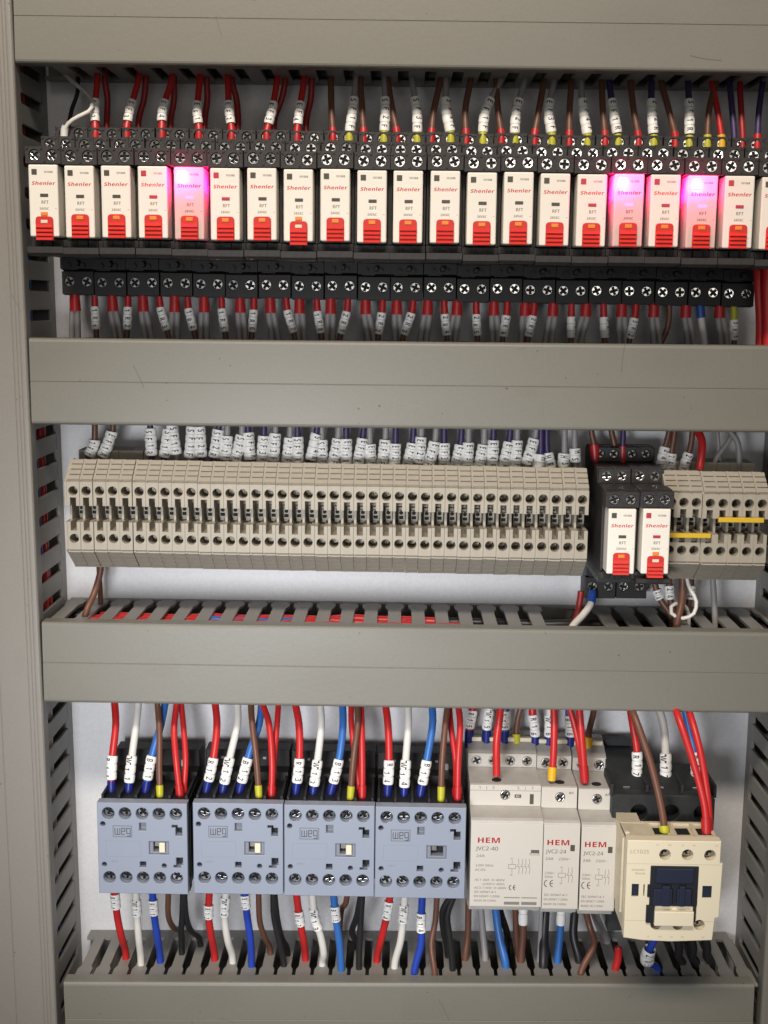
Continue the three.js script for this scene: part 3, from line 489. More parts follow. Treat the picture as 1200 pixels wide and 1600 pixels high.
// ------------------------------------------------------------------ cream power contactor
{
  const p = at(981, 1313, 94), k = 1 / 13.95, X = (c) => (c - 252) * k, Y = (c) => -(c - 670) * k;
  const t = thing('power_contactor', 'cream power contactor with dark blue centre on a black base, lower right', 'contactor', V(p.x, p.y, 0));
  const lw = 44.2, bot = -49.4;
  const map = canvasTexture(1024, 1094, (g, w, h) => {
    g.fillStyle = '#ffffff'; g.fillRect(0, 0, w, h); const q = w / lw; g.textBaseline = 'middle';
    const T = (s, x, y, px, wd, c) => { g.fillStyle = c; g.font = `bold ${px}px sans-serif`; g.fillText(s, x * q, y * q, wd * q); };
    T('LC1D25', 1.2, 5.2, 58, 10, '#d6d0c4'); T('Schneider', 2.3, 13.6, 30, 7.2, '#c3bdb0'); T('Electric', 4.0, 15.3, 30, 5.2, '#c3bdb0');
    for (const [s, x] of [['13', 13.0], ['NO', 18.4], ['21', 24.6], ['NC', 29.6], ['A1', 40]]) T(s, x, 2.0, 26, 3, '#d8d2c6');
    for (const [s, x] of [['14', 10.6], ['NO', 16], ['22', 21.4], ['NC', 26.4], ['A2', 36]]) T(s, x, 44.9, 26, 3, '#d8d2c6');
    g.strokeStyle = '#d4cdbf'; g.lineWidth = 4; for (const y of [10.8, 37.4]) { g.beginPath(); g.moveTo(0, y * q); g.lineTo(w, y * q); g.stroke(); }
  });
  const mat = std(lin(0.79, 0.71, 0.53), 0.48, { map });
  const s = poly([[0, -47.8], [0, 0], [lw - 1.4, 0], [lw - 1.4, -10.6], [lw - 0.2, -10.8], [lw - 0.6, -37.2], [lw - 2.4, -37.4], [lw - 3.2, -48.4], [lw * 0.5, bot], [lw * 0.2, -49.0]]);
  for (const c of [493, 637, 780]) s.holes.push(circPath(X(c), Y(762), 3.0));
  for (const c of [455, 597, 735]) s.holes.push(circPath(X(c), Y(1240), 2.9));
  s.holes.push(rectPath(X(405), X(713), Y(1112), Y(838)), rectPath(X(285), X(340), Y(1055), Y(960)), rectPath(X(738), X(808), Y(1058), Y(966)), rectPath(X(360), X(378), Y(1052), Y(962)));
  part('front_housing', planar(sheet(s, 88, 94, 0.35, 14), 0, bot, lw, -bot), mat, t);
  part('coil_housing', boxUV(join(box(0.6, lw - 3.6, -47, -1.2, 70, 88), box(0.2, 10, -46.8, -0.6, 60, 88), box(-0.6, 1.5, -40, -3, 62, 84),
    rbox(0.2, 12, -2, -0.3, 73, 88, 0.3), rbox(0.2, lw - 2.2, -1.6, -0.1, 71, 73.4, 0.3), ...[12, 22.5, 33, 41.4].map((x) => alongX([[73, -0.2], [73, -1.4], [88, -1.4], [88, -0.6]], x - 0.7, x + 0.9)), rbox(0.3, 2.4, -1.5, 0.7, 83, 86, 0.4)), 0.02), M.cream, t);
  part('entry_hole', join(...[17.4, 27.8, 37.6].map((x) => box(x - 3, x + 3, -1.25, -1.0, 77, 84))), M.hole, t);
  part('screw_pit', join(...[493, 637, 780].map((c) => rod(X(c), Y(762), 88, 88.4, 3.2)), ...[455, 597, 735].map((c) => rod(X(c), Y(1240), 88, 88.4, 3.1))), M.beigeDark, t);
  for (const [cs, y] of [[[493, 637, 780], 762], [[455, 597, 735], 1240]]) for (const c of cs) screw(SC.big, M.dullSteel, t, X(c), Y(y), 89.6, 0.12);
  part('centre_frame', join(rbox(X(405), X(713), Y(1112), Y(838), 86, 94.6, 0.4), rbox(X(390), X(412), Y(1050), Y(965), 90, 94.9, 0.3), rbox(X(387), X(440), Y(1225), Y(1105), 90, 95.2, 0.3), rbox(X(688), X(706), Y(1215), Y(1105), 90, 95.2, 0.3)), M.navyDark, t);
  part('armature_carrier', join(rbox(X(440), X(680), Y(950), Y(850), 94.4, 95.4, 0.3), rbox(X(425), X(545), Y(1098), Y(985), 94.4, 96.4, 0.3), rbox(X(575), X(668), Y(1098), Y(985), 94.4, 96.4, 0.3), rbox(X(478), X(530), Y(1098), Y(960), 94.4, 97.0, 0.3), rbox(X(590), X(625), Y(1098), Y(960), 94.4, 97.0, 0.3)), M.navy, t);
  part('side_window', join(rbox(X(287), X(338), Y(1053), Y(962), 90, 92.8, 0.2), rbox(X(745), X(806), Y(1056), Y(968), 90, 92.8, 0.2)), M.navy, t);
  part('label_tab', rbox(X(438), X(690), Y(1235), Y(1135), 93, 96.6, 0.5, 2), M.creamBright, t);
  // black power base with a taller dark step at the rear left
  const bx = (px) => at(px, 1260, 60).x - p.x, b0 = bx(957), b1 = bx(1117), bs = poly([[b0, -62], [b1, -62], [b1, 6.6], [b1 - 1.5, 8.4], [b0 + 1, 8.4], [b0, 7]]);
  for (const h of [999, 1049, 1098]) bs.holes.push(circPath(bx(h), -0.6, 4.0));
  part('power_base', boxUV(join(sheet(bs, 52, 60, 0.4, 14), box(b0 + 0.5, b1 - 0.5, -60, 5.6, 8, 53), alongX([[14, 5], [14, 17], [24, 16.4], [52, 8], [52, 5]], b0 + 1, b0 + 18), alongX([[30, 5], [30, 13.6], [36, 13], [52, 8], [52, 5]], b0 + 18, b1 - 1), box(b0 - 4, b0 + 16, 0, 20, 8, 14), ...[-1, 16, 33, 49].map((x) => box(b0 + x + 0.6, b0 + x + 1.8, 6, 12.2, 34, 56))), 0.03), M.anthracite, t);
  part('base_pit', join(...[999, 1049, 1098].map((h) => rod(bx(h), -0.6, 53, 53.3, 4.2))), M.hole, t);
  part('clamp', join(...[8, 24.5, 42].map((x) => box(b0 + x - 1.6, b0 + x + 1.6, 8.2, 9.0, 50, 51.4))), M.steel, t);
}

// ------------------------------------------------------------------ cables: top row
const TOPG = 'cables between the top duct and the relays', P3 = (x, y, z) => at(x, y, z);
function topCable(label, color, xe, ye, xm, xt, o = {}) {
  const e = at(xe, ye + 5, 34), m = at(xm, 172, 31), u = at(xt, 126, 27), v = V(u.x + (u.x - m.x) * 0.5, u.y + 13, 25);
  return cable(label, color, [e, V(e.x, e.y + 5, 33.4), m, u, v], { group: TOPG, ...o });
}
cable('short white wire looping over the first relay at the left', 'white', [at(100, 216, 37), at(102, 200, 37), at(114, 187, 38), at(142, 171, 36), at(140, 152, 30), at(112, 126, 22), at(92, 106, 20)], { r: 1.0, ferrule: 'whiteFerrule', fl: 5.5, fr: 1.75, group: TOPG });
cable('thin black wire behind the short white wire', 'black', [at(106, 205, 20), at(112, 172, 18), at(121, 145, 16), at(122, 115, 14)], { r: 1.0, group: TOPG });
[['SF2', 149, 213, 148, 152], ['SF3', 198, 213, 203, 216], ['SF4', 253, 213, 254, 268], ['EF1', 311, 215, 308, 312], ['EF2', 362, 217, 358, 356], ['EF3', 417, 218, 425, 433], ['EF4', 464, 219, 468, 475]].forEach(([m, xe, ye, xm, xt], i) => {
  const y = i > 2 ? 2 : 0;
  topCable(`red cable with white sleeve marked ${m} over the top relay row`, 'red', xe, ye, xm, xt, { ferrule: 'redFerrule', fl: 7, mark: m, m0: 158 + y, m1: 193 + y, r: 1.5, turn: -0.05 });
  const bk = [[164, 166], [228, 216], [272, 266], [323, 319], [362, 371], [446, 428], [487, 478]][i];
  cable(`unmarked dark red cable behind the ${m} cable`, 'darkRed', [at(bk[1], 216, 22), at(bk[1] + 1, 185, 20), at((bk[0] + bk[1]) / 2 + 3, 155, 19), at(bk[0], 125, 20), at(bk[0] + 2, 95, 20)], { r: 1.5, group: TOPG });
});
const browns = [[520, 222, 518, 517, 'left of SF1F'], [568, 222, 566, 563, 'between SF1F and SF2F'], [620, 221, 613, 606, 'between SF2F and SF3F'], [674, 223, 678, 688, 'between SF3F and SF4F'], [728, 224, 727, 735, 'between SF4F and EF1F'], [783, 224, 778, 775, 'between EF1F and EF2F'], [835, 224, 842, 850, 'between EF2F and EF3F'], [889, 226, 890, 893, 'between EF3F and EF4F'], [945, 227, 942, 940, 'between EF4F and EF1R'], [997, 227, 990, 985, 'between EF1R and EF2R'], [1055, 228, 1045, 1033, 'between EF2R and SF1R']];
for (const [xe, ye, xm, xt, w] of browns) topCable(`brown cable with red ferrule, top row, ${w}`, 'brown', xe, ye, xm, xt, { ferrule: 'redFerrule', fl: 8, r: 1.5, fr: 1.2 });
[['SF1F', 546, 222, 551, 556, 'grey'], ['SF2F', 600, 223, 602, 601, 'grey'], ['SF3F', 652, 223, 651, 644, 'grey'], ['SF4F', 704, 224, 697, 697, 'grey', 0.9], ['EF1F', 754, 224, 759, 782, 'grey'], ['EF2F', 804, 225, 807, 820, 'grey'], ['EF3F', 862, 226, 857, 866, 'grey'], ['EF4F', 918, 228, 911, 908, 'grey', 0.6], ['EF1R', 965, 229, 958, 952, 'purple'], ['EF2R', 1021, 230, 1018, 1018, 'purple', 1.0], ['SF1R', 1077, 231, 1077, 1075, 'purple', 0.3]].forEach(([m, xe, ye, xm, xt, c, turn]) =>
  topCable(`${c} cable with yellow ferrule and sleeve marked ${m}, top row`, c, xe, ye, xm, xt, { ferrule: 'yellowFerrule', fl: 7, fr: 1.3, mark: m, m0: 151, m1: 206, turn: turn ?? 0.32, r: 1.5, mr: 1.6 }));
topCable('unmarked grey cable with yellow ferrule at the right of the top row', 'brown', 1105, 230, 1108, 1119, { ferrule: 'yellowFerrule', fl: 7 });
topCable('red cable with amber ferrule at the right of the top row', 'red', 1127, 230, 1121, 1112, { ferrule: 'amberFerrule', fl: 7 });
topCable('dark purple cable near the right end of the top row', 'purple', 1147, 226, 1144, 1140);
topCable('dark red cable beside the purple one, right end of top row', 'darkRed', 1160, 226, 1158, 1156);
topCable('purple cable with red ferrule at the right edge of the top row', 'purple', 1183, 232, 1186, 1192, { ferrule: 'redFerrule', fl: 8 });

// cables under the top row
const LOWG = 'cables between the relays and the second duct';
const low = [[117, 117, 148, 151, '1R1'], [175, 185, 200, 198, '1R2'], [223, 232, 249, 265, '1R3'], [273, 272, 293, 306, '1R4'], [319, 318, 346, 353, '1R5'], [375, 379, 397, 393, '1R6'], [422, 430, 447, 462, '1R7'], [468, 471, 495, 503, '1R8'], [517, 515, 544, 530, '2R1'], [571, 580, 598, 590, '2R2'], [620, 622, 646, 628, '2R3'], [669, 661, 694, 699, '2R4'], [715, 706, 744, 746, '2R5'], [772, 774, 793, 785, '2R6'], [821, 819, 835, 824, '2R7'], [865, 857, 893, 892, '2R8', 1.5], [917, 903, 943, 945, '3R1', 1.3], [972, 972, 994, 983, '3R2'], [1022, 1026, 0, 0, ''], [1072, 1079, 0, 0, ''], [1125, 1131, 1147, 1147, '3R5']];
low.forEach(([xf, xb, xm, xmb, m, turn], i) => {
  const sl = (i) / 20 * 11, place = m ? `left of the sleeve marked ${m}` : i === 18 ? 'left of the bare brown cable' : 'left of the white cable';
  const go = (xa, xc, z = 26, y1 = 532) => [at(xa, 462 + sl, z), at(xa + (xc - xa) * 0.12, 480 + sl, z), at(xa + (xc - xa) * 0.6, 508 + sl * 0.6, z), at(xc, y1 + sl * 0.4, z), at(xc, y1 + 40, z)];
  const a = cable(`left grey cable of the pair in red ferrule, ${place}`, 'grey', go(xf - 3.5, xb - 5), { r: 1.5, group: LOWG });
  cable(`right grey cable of the pair in red ferrule, ${place}`, 'grey', go(xf + 3.5, xb + 5), { r: 1.5, group: LOWG });
  const f = new THREE.LineCurve3(V(0, 0, 0), V((xb - xf) * 0.03, -8.2, 0)), fp = at(xf, 459 + sl, 26);
  const fm = part('twin_ferrule', sweep(f, 0, 1, 6, (k) => 2.35 + 0.35 * k, 14).translate((fp.x - at(xf - 3.5, 462 + sl, 26).x), fp.y - at(xf - 3.5, 462 + sl, 26).y, 0), W.redFerrule, a);
  if (m) cable(`brown cable with sleeve marked ${m} under the top relay row`, 'brown', go(xm, xmb, 27), { r: 1.35, ferrule: i === 20 ? 'yellowFerrule' : 'redFerrule', fl: 8, fr: 1.2, mark: m, m0: 483 + sl, m1: 519 + sl * 0.6, down: false, turn: -(turn ?? rr(-0.1, 0.3)), mr: 1.62, group: LOWG });
});
cable('bare brown cable without sleeve near the right, under the top relays', 'brown', [at(1045, 468, 26), at(1046, 490, 26), at(1042, 515, 26), at(1032, 538, 26), at(1028, 570, 26)], { r: 1.4, group: LOWG });
cable('white cable with blue ferrule under the top relays at the right', 'white', [at(1094, 470, 26), at(1095, 490, 26), at(1100, 535, 26), at(1102, 575, 26)], { r: 1.7, ferrule: 'blueFerrule', fl: 8, fr: 1.2, group: LOWG });
cable('thick red cable down the right edge, left one, beside the relays', 'red', [at(1184, 392, 40), at(1185, 440, 42), at(1188, 500, 42), at(1186, 585, 44)], { r: 2.2, group: LOWG });
cable('thick red cable down the right edge, right one, beside the relays', 'red', [at(1199, 392, 44), at(1198, 440, 46), at(1199, 500, 46), at(1197, 585, 48)], { r: 2.2, group: LOWG });

// cables above the terminal blocks
const TERG = 'cables between the second duct and the terminal blocks';
const seen = {};
[['2R1', 137, 718, 147, 692, 'brown'], ['EF1A', 158, 719, 174, 678, 'brown'], ['SF1R', 237, 716, 235, 673, 'purple'], ['SF1R', 256, 719, 263, 674, 'purple'], ['SF1F', 276, 713, 269, 668, 'grey'], ['SF1F', 296, 719, 300, 670, 'grey'], ['SF2R', 315, 718, 312, 669, 'purple'], ['SF2R', 334, 718, 341, 674, 'purple'], ['SF2F', 352, 721, 355, 683, 'grey'], ['SF2F', 367, 723, 377, 682, 'grey'], ['SF3R', 391, 721, 388, 678, 'purple', 0.9], ['SF3R', 409, 724, 412, 683, 'purple'], ['SF3F', 427, 722, 430, 679, 'grey'], ['SF3F', 448, 724, 453, 685, 'grey'], ['SF4R', 466, 724, 465, 683, 'purple'], ['SF4R', 485, 720, 494, 679, 'purple', 0.9], ['SF4F', 504, 725, 503, 688, 'grey'], ['SF4F', 520, 726, 528, 686, 'grey'], ['EF1R', 541, 725, 541, 686, 'purple'], ['EF1R', 559, 725, 567, 684, 'purple'], ['EF1F', 580, 727, 578, 694, 'grey', 0.3], ['EF1F', 597, 727, 602, 687, 'grey'], ['EF2R', 616, 728, 618, 692, 'purple', 0.4], ['EF2R', 636, 728, 645, 691, 'purple'], ['EF2F', 654, 722, 658, 682, 'grey'], ['EF2F', 669, 729, 680, 688, 'grey'], ['EF3R', 694, 729, 694, 690, 'purple'], ['EF3R', 711, 730, 720, 693, 'purple'], ['EF3F', 730, 730, 732, 690, 'grey'], ['EF3F', 748, 730, 756, 692, 'grey'], ['EF4R', 769, 729, 771, 685, 'purple'], ['EF4R', 786, 730, 796, 687, 'purple', 0.5], ['EF4F', 805, 729, 808, 685, 'grey'], ['EF4F', 823, 723, 836, 682, 'grey'], ['HR', 841, 731, 845, 706, 'purple', 0.9], ['HR', 860, 727, 855, 704, 'purple'], ['HS', 880, 725, 882, 704, 'grey'], ['HS', 899, 718, 898, 696, 'grey', 0.2]].forEach(([m, xb, yb, xt, yt, c, turn]) => {
  const two = seen[m] !== undefined, which = m === '2R1' || m === 'EF1A' ? 'isolated at the left end' : two ? 'right one of its pair' : 'left one of its pair'; seen[m] = 1;
  const z = 31 + rr(-1, 1.5), dx = xt - xb, T = at(xt + dx * 0.12, Math.min(yt - 4, 676), z);
  cable(`${c} cable with sleeve marked ${m}, ${which}, above the terminals`, c, [at(xb - dx * 0.12, yb + 12, z), at(xb, yb, z), at(xb + dx * 0.55, yb + (yt - yb) * 0.5, z), at(xt, yt, z), T, V(T.x, T.y + 16, z)], { r: 1.5, mark: m, m0: yt, m1: yb, turn: turn ?? 0.2, mr: 1.92, group: TERG });
});
[['right of the two relays, leftmost', 1032, 726, 1041, 693], ['right of the two relays, middle', 1047, 731, 1050, 703], ['right of the two relays, rightmost', 1068, 731, 1078, 702]].forEach(([w, xb, yb, xt, yt]) => cable(`brown cable with sleeve marked 24V, ${w}`, 'brown', [at(xb - 2, yb + 12, 28), at(xb, yb, 28), at(xt, yt, 28), at(xt + 4, 676, 28), at(xt + 4, 630, 28)], { r: 1.5, mark: '24V', m0: yt, m1: yb, turn: 0.25, mr: 1.7, group: TERG }));
cable('bright red cable bent over the terminals right of the relays', 'red', [at(1093, 733, 34), at(1096, 712, 34), at(1097, 690, 32), at(1090, 672, 28), at(1078, 640, 28)], { r: 1.9, group: TERG });
cable('thin grey cable crossing to the upper right above the terminals', 'grey', [at(1112, 738, 26), at(1120, 715, 25), at(1138, 690, 24), at(1150, 668, 24), at(1160, 630, 24)], { r: 1.2, group: TERG });
cable('thin grey cable arching down above the terminals at right', 'grey', [at(1154, 740, 26), at(1155, 712, 26), at(1152, 690, 26), at(1140, 672, 25), at(1128, 640, 25)], { r: 1.5, group: TERG });
cable('short thin grey cable straight down above the terminals at right', 'grey', [at(1127, 740, 22), at(1124, 710, 22), at(1121, 676, 22), at(1120, 640, 22)], { r: 1.0, group: TERG });
cable('brown cable with dark red ferrule over the 230 volt relay', 'brown', [at(930, 722, 20), at(929, 700, 20), at(924, 672, 20), at(924, 640, 20)], { r: 1.5, ferrule: 'redFerrule', fl: 9, fr: 1.5, group: TERG });
cable('purple cable with dark red ferrule between the two relays', 'purple', [at(973, 722, 20), at(973, 700, 20), at(974, 672, 20), at(974, 640, 20)], { r: 1.4, ferrule: 'redFerrule', fl: 8, fr: 1.4, group: TERG });
cable('dark brown cable rising behind the 230 volt relay', 'brown', [at(962, 718, 16), at(960, 695, 16), at(955, 670, 16), at(955, 640, 16)], { r: 1.5, group: TERG });

// cables under the terminal blocks
const UNDG = 'cables between the terminal blocks and the third duct';
const D3 = -152.6;
cable('brown cable leaving the left terminals, front one', 'brown', [at(158, 872, 30), at(157, 892, 31), at(148, 925, 34), at(135, 955, 40), at(128, 985, 40)], { r: 1.6, group: UNDG });
cable('dark brown cable leaving the left terminals, behind the front one', 'brown', [at(154, 872, 18), at(155, 895, 16), at(157, 930, 14), at(158, 960, 14)], { r: 1.3, group: UNDG });
cable('white cable with blue ferrule below the 230 volt relay', 'white', [at(926, 924, 20), at(923, 943, 24), at(910, 962, 32), at(894, 980, 40), at(884, 1000, 42)], { r: 1.8, ferrule: 'blueFerrule', fl: 7, fr: 1.2, group: UNDG });
cable('dark red cable beside the blue ferrule below the 230 volt relay', 'darkRed', [at(908, 924, 18), at(905, 945, 18), at(900, 966, 20), at(890, 990, 22)], { r: 1.7, group: UNDG });
[['leftmost', 1022, 1048, 1018], ['middle', 1045, 1052, 1044], ['rightmost', 1080, 1073, 1082]].forEach(([w, x, x2], i) => cable(`brown cable with short sleeve marked 24, ${w} below right terminals`, 'brown', [at(x, 890, 24), at(x, 906, 24), at(x + (x2 - x) * 0.35, 935, 25), at(x2, 962, 27), at(x2 + 4, 1000, 28)], { r: 1.6, mark: '24', m0: 908 + (i === 0 ? 8 : 0), m1: 930, down: false, group: UNDG }));
cable('thick brown cable straight down below the right terminals', 'brown', [at(1066, 880, 36), at(1067, 905, 36), at(1065, 940, 38), at(1058, 972, 42), at(1054, 1000, 42)], { r: 1.9, group: UNDG });
cable('thin white cable curling in a loop below the right terminals', 'white', [at(1071, 885, 38), at(1076, 915, 38), at(1088, 940, 40), at(1083, 960, 42), at(1064, 966, 42), at(1049, 958, 41), at(1049, 947, 40), at(1062, 943, 36), at(1075, 955, 30), at(1076, 985, 28)], { r: 0.95, group: UNDG });
cable('grey cable straight down at the right end below the terminals', 'grey', [at(1112, 880, 26), at(1114, 910, 26), at(1117, 965, 26), at(1117, 1000, 26)], { r: 1.5, group: UNDG });

// cables lying in the ducts, seen through the slots
const LIE = 'cables lying inside the ducts';
[['red', 'nearest the cover', 45, -155.9, -158, 50], ['red', 'on the middle', 38, -156.2, -160, 40], ['red', 'behind the middle', 31, -156.8, -160, 12], ['red', 'towards the back', 24.5, -156.9, -150, 30], ['black', 'at the back', 18, -159, -168, 168]].forEach(([c, w, z, y, xs, xe]) => { const pts = []; for (let x = xs; x <= xe; x += 14) pts.push(V(x, y + rr(-0.9, 0.4), z + rr(-1.5, 1.5))); cable(`${c === 'darkRed' ? 'dark red' : c} cable lying along the third duct, ${w}`, c, pts, { r: 2.6, group: LIE, name: 'cable' }); });
[[49.0, -158.4, 'front'], [35, -158.6, 'rear']].forEach(([z, y, w]) => { const pts = []; for (let i = 0; i < 9; i++) pts.push(V(-104 + i * 10, y + (i === 0 || i === 8 ? -9 : 2.6) + rr(-0.4, 0.4), z + rr(-1, 1))); cable(`blue cable rising along the third duct, ${w} one`, 'blue', pts, { r: 2.0, group: LIE }); });
[['blue', 36, -175.6, 25, -150, 'nearest the front'], ['red', 29, -175.6, -66, -165, 'on the middle'], ['darkRed', 33, -176, 140, 40, 'upper length'], ['red', 22, -176, -60, -170, 'behind the middle one'], ['white', 32, -175.6, -185, -300, 'lower length'], ['black', 30, -186, 140, -380, 'behind the others'], ['royal', 33, -176, -305, -378, 'at the foot']].forEach(([c, z, x, y0, y1, w]) => { const pts = []; for (let y = y0; y >= y1; y -= 22) pts.push(V(-180.5 + (105 - y) * 0.0105 + (x + 176) * 0.5 + rr(-0.5, 0.1), y, z + rr(-1.5, 1.5))); cable(`${{ darkRed: 'dark red', royal: 'deep blue' }[c] || c} cable running down inside the left upright duct, ${w}`, c, pts, { r: 2.7, group: LIE }); });

// cables on the blue-grey contactors
const CONG = 'cables between the third duct and the contactors';
function upCable(label, color, pts, o = {}) { // pts: [px, py] from the clamp upwards; depth eases from zs to ze
  const { zs = 46, ze = 32 } = o, n = pts.length, q = pts.map(([x, y], i) => at(x, y, zs + (ze - zs) * (i / (n - 1)) ** 1.5)), l = q[n - 1];
  return cable(label, color, [...q, V(l.x, l.y + 12, l.z)], { r: 1.85, group: CONG, ...o });
}
[[[174, 1243], [175, 1190], [181, 1130], [179, 1096]], [[321, 1240], [334, 1182], [339, 1130], [336, 1096]], [[461, 1246], [468, 1184], [467, 1130], [461, 1096]], [[605, 1246], [608, 1186], [606, 1130], [602, 1097]]].forEach((p, i) => upCable(`red cable with navy ferrule and sleeve marked R1${i + 1} above its contactor`, 'red', p, { ferrule: 'navyFerrule', fl: 7.5, fr: 1.12, mark: `R1${i + 1}`, m0: 1187, m1: 1222, turn: i === 0 ? -0.7 : 0, mr: 1.42 }));
[[[200, 1243], [205, 1192], [213, 1130], [216, 1096]], [[347, 1240], [359, 1184], [371, 1130], [371, 1096]], [[488, 1246], [496, 1190], [502, 1130], [500, 1096]], [[631, 1246], [634, 1190], [638, 1130], [637, 1097]]].forEach((p, i) => upCable(`white cable with navy ferrule and sleeve marked W1${i + 1} above its contactor`, 'white', p, { ferrule: 'navyFerrule', fl: 7.5, fr: 1.12, mark: `W1${i + 1}`, m0: 1188, m1: 1226, turn: -0.2, mr: 1.42 }));
[[[226, 1243], [237, 1184], [252, 1130], [258, 1096]], [[373, 1240], [390, 1176], [405, 1130], [409, 1096]], [[515, 1246], [531, 1180], [536, 1130], [535, 1096]], [[656, 1246], [667, 1188], [676, 1130], [675, 1097]]].forEach((p, i) => upCable(`blue cable with navy ferrule and sleeve marked B1${i + 1} above its contactor`, 'blue', p, { ferrule: 'navyFerrule', fl: 7.5, fr: 1.15, mark: `B1${i + 1}`, m0: 1186, m1: 1222, turn: -0.05, mr: 1.42 }));
[[[250, 1250], [249, 1200], [249, 1140], [246, 1096]], [[405, 1250], [401, 1190], [394, 1130], [392, 1096]], [[547, 1251], [553, 1180], [559, 1130], [558, 1096]], [[689, 1252], [691, 1190], [696, 1130], [700, 1097]]].forEach((p, i) => upCable(`brown cable with yellow ferrule beside the B1${i + 1} cable`, 'brown', p, { r: 1.55, zs: 52, ze: 38, ferrule: 'yellowFerrule', fl: 7.5, fr: 1.15 }));
[['R11', [[282, 1248], [275, 1185], [272, 1140], [276, 1096]], [[286, 1248], [290, 1190], [287, 1140], [283, 1096]]], ['R12', [[424, 1249], [425, 1190], [420, 1130], [410, 1096]], [[426, 1249], [428, 1190], [433, 1130], [435, 1096]]], ['R13', [[566, 1249], [566, 1190], [565, 1130], [564, 1096]], [[563, 1249], [556, 1190], [549, 1130], [549, 1096]]], ['R14', [[715, 1250], [716, 1190], [719, 1130], [716, 1098]], [[712, 1250], [712, 1190], [705, 1140], [702, 1098]]]].forEach(([m, a, b]) => {
  upCable(`first plain red control cable at the ${m} contactor`, 'red', a, { r: 1.6, zs: 50, ze: 34, ferrule: 'redFerrule', fl: 7, fr: 1.25 }); upCable(`second plain red control cable at the ${m} contactor`, 'red', b, { r: 1.5, zs: 46, ze: 30, ferrule: 'redFerrule', fl: 6, fr: 1.2 });
});
// on the modular contactors and the cream one
[['R15', 732, 1168, 734, 1134, 738, 'navyFerrule', 'red'], ['W15', 760, 1168, 761, 1134, 764, 'navyFerrule', 'white'], ['B15', 789, 1170, 789, 1136, 790, 'navyFerrule', 'blue'], ['R16', 836, 1170, 836, 1144, 832, 'navyFerrule', 'red'], ['W16', 857, 1172, 858, 1142, 859, 'navyFerrule', 'white'], ['B16', 890, 1172, 891, 1142, 889, 'navyFerrule', 'blue']].forEach(([m, x, y, xm, ym, xt, f, c], i) => upCable(`${c} cable with navy ferrule and sleeve marked ${m} at modular contactors`, c, [[x, y], [xm, ym], [xt, 1112], [xt, 1092]], { r: 2.0, zs: 19, ze: 17, ferrule: f, fl: 9.5, fr: 1.1, mark: m, m0: i < 3 ? 1108 : 1114, m1: i < 3 ? 1136 : 1146, mr: 1.3, turn: -0.2 }));
upCable('red cable plugged into the wide modular contactor', 'red', [[776, 1212], [776, 1160], [780, 1125], [783, 1098]], { r: 1.9, zs: 46, ze: 40 });
upCable('brown cable with yellow ferrule behind the wide modular contactor', 'brown', [[807, 1165], [807, 1140], [811, 1115], [817, 1096]], { r: 1.5, zs: 19, ze: 18, ferrule: 'yellowFerrule', fl: 6.5, fr: 1.35 });
upCable('red cable with amber ferrule in the left narrow modular contactor', 'red', [[862, 1219], [865, 1175], [866, 1130], [865, 1098]], { r: 1.75, zs: 48, ze: 42, ferrule: 'amberFerrule', fl: 7, fr: 1.25 });
upCable('straight red cable in the right narrow modular contactor', 'red', [[914, 1222], [911, 1180], [907, 1130], [905, 1100]], { r: 1.8, zs: 48, ze: 42, ferrule: 'redFerrule', fl: 8, fr: 1.2 });
upCable('slanting red cable in the right narrow modular contactor', 'red', [[912, 1222], [906, 1172], [897, 1130], [889, 1100]], { r: 1.6, zs: 44, ze: 38 });
upCable('brown cable with amber ferrule behind the narrow modular contactors', 'brown', [[919, 1168], [921, 1140], [927, 1115], [929, 1098]], { r: 1.6, zs: 20, ze: 22, ferrule: 'amberFerrule', fl: 6, fr: 1.2 });
upCable('red cable with sleeve marked R17 at the cream contactor', 'red', [[995, 1222], [995, 1170], [988, 1130], [984, 1100]], { r: 1.8, zs: 40, ze: 30, ferrule: 'navyFerrule', fl: 8, fr: 1.15, mark: 'R17', m0: 1169, m1: 1206, mr: 1.45, turn: -0.1 });
upCable('white cable with sleeve marked W17 at the cream contactor', 'white', [[1040, 1222], [1040, 1172], [1036, 1130], [1028, 1100]], { r: 2.0, zs: 40, ze: 32, ferrule: 'navyFerrule', fl: 8, fr: 1.15, mark: 'W17', m0: 1170, m1: 1210, mr: 1.45, turn: -0.3 });
upCable('blue cable with sleeve marked B17 behind the red pair', 'blue', [[1088, 1222], [1085, 1175], [1077, 1140], [1069, 1100]], { r: 1.8, zs: 40, ze: 32, ferrule: 'navyFerrule', fl: 8, fr: 1.15, mark: 'B17', m0: 1168, m1: 1208, mr: 1.45 });
upCable('brown cable with yellow ferrule in the top of the cream contactor', 'brown', [[1039, 1308], [1035, 1270], [1016, 1190], [990, 1115], [984, 1100]], { r: 1.7, zs: 82, ze: 44, ferrule: 'yellowFerrule', fl: 5, fr: 1.35 });
upCable('left red cable of the pair in the cream contactor', 'red', [[1104, 1306], [1101, 1260], [1080, 1180], [1058, 1115], [1054, 1100]], { r: 1.75, zs: 82, ze: 46, ferrule: 'redFerrule', fl: 8, fr: 1.3 });
upCable('right red cable of the pair in the cream contactor', 'red', [[1109, 1304], [1106, 1250], [1093, 1170], [1078, 1115], [1073, 1100]], { r: 1.7, zs: 80, ze: 42 });

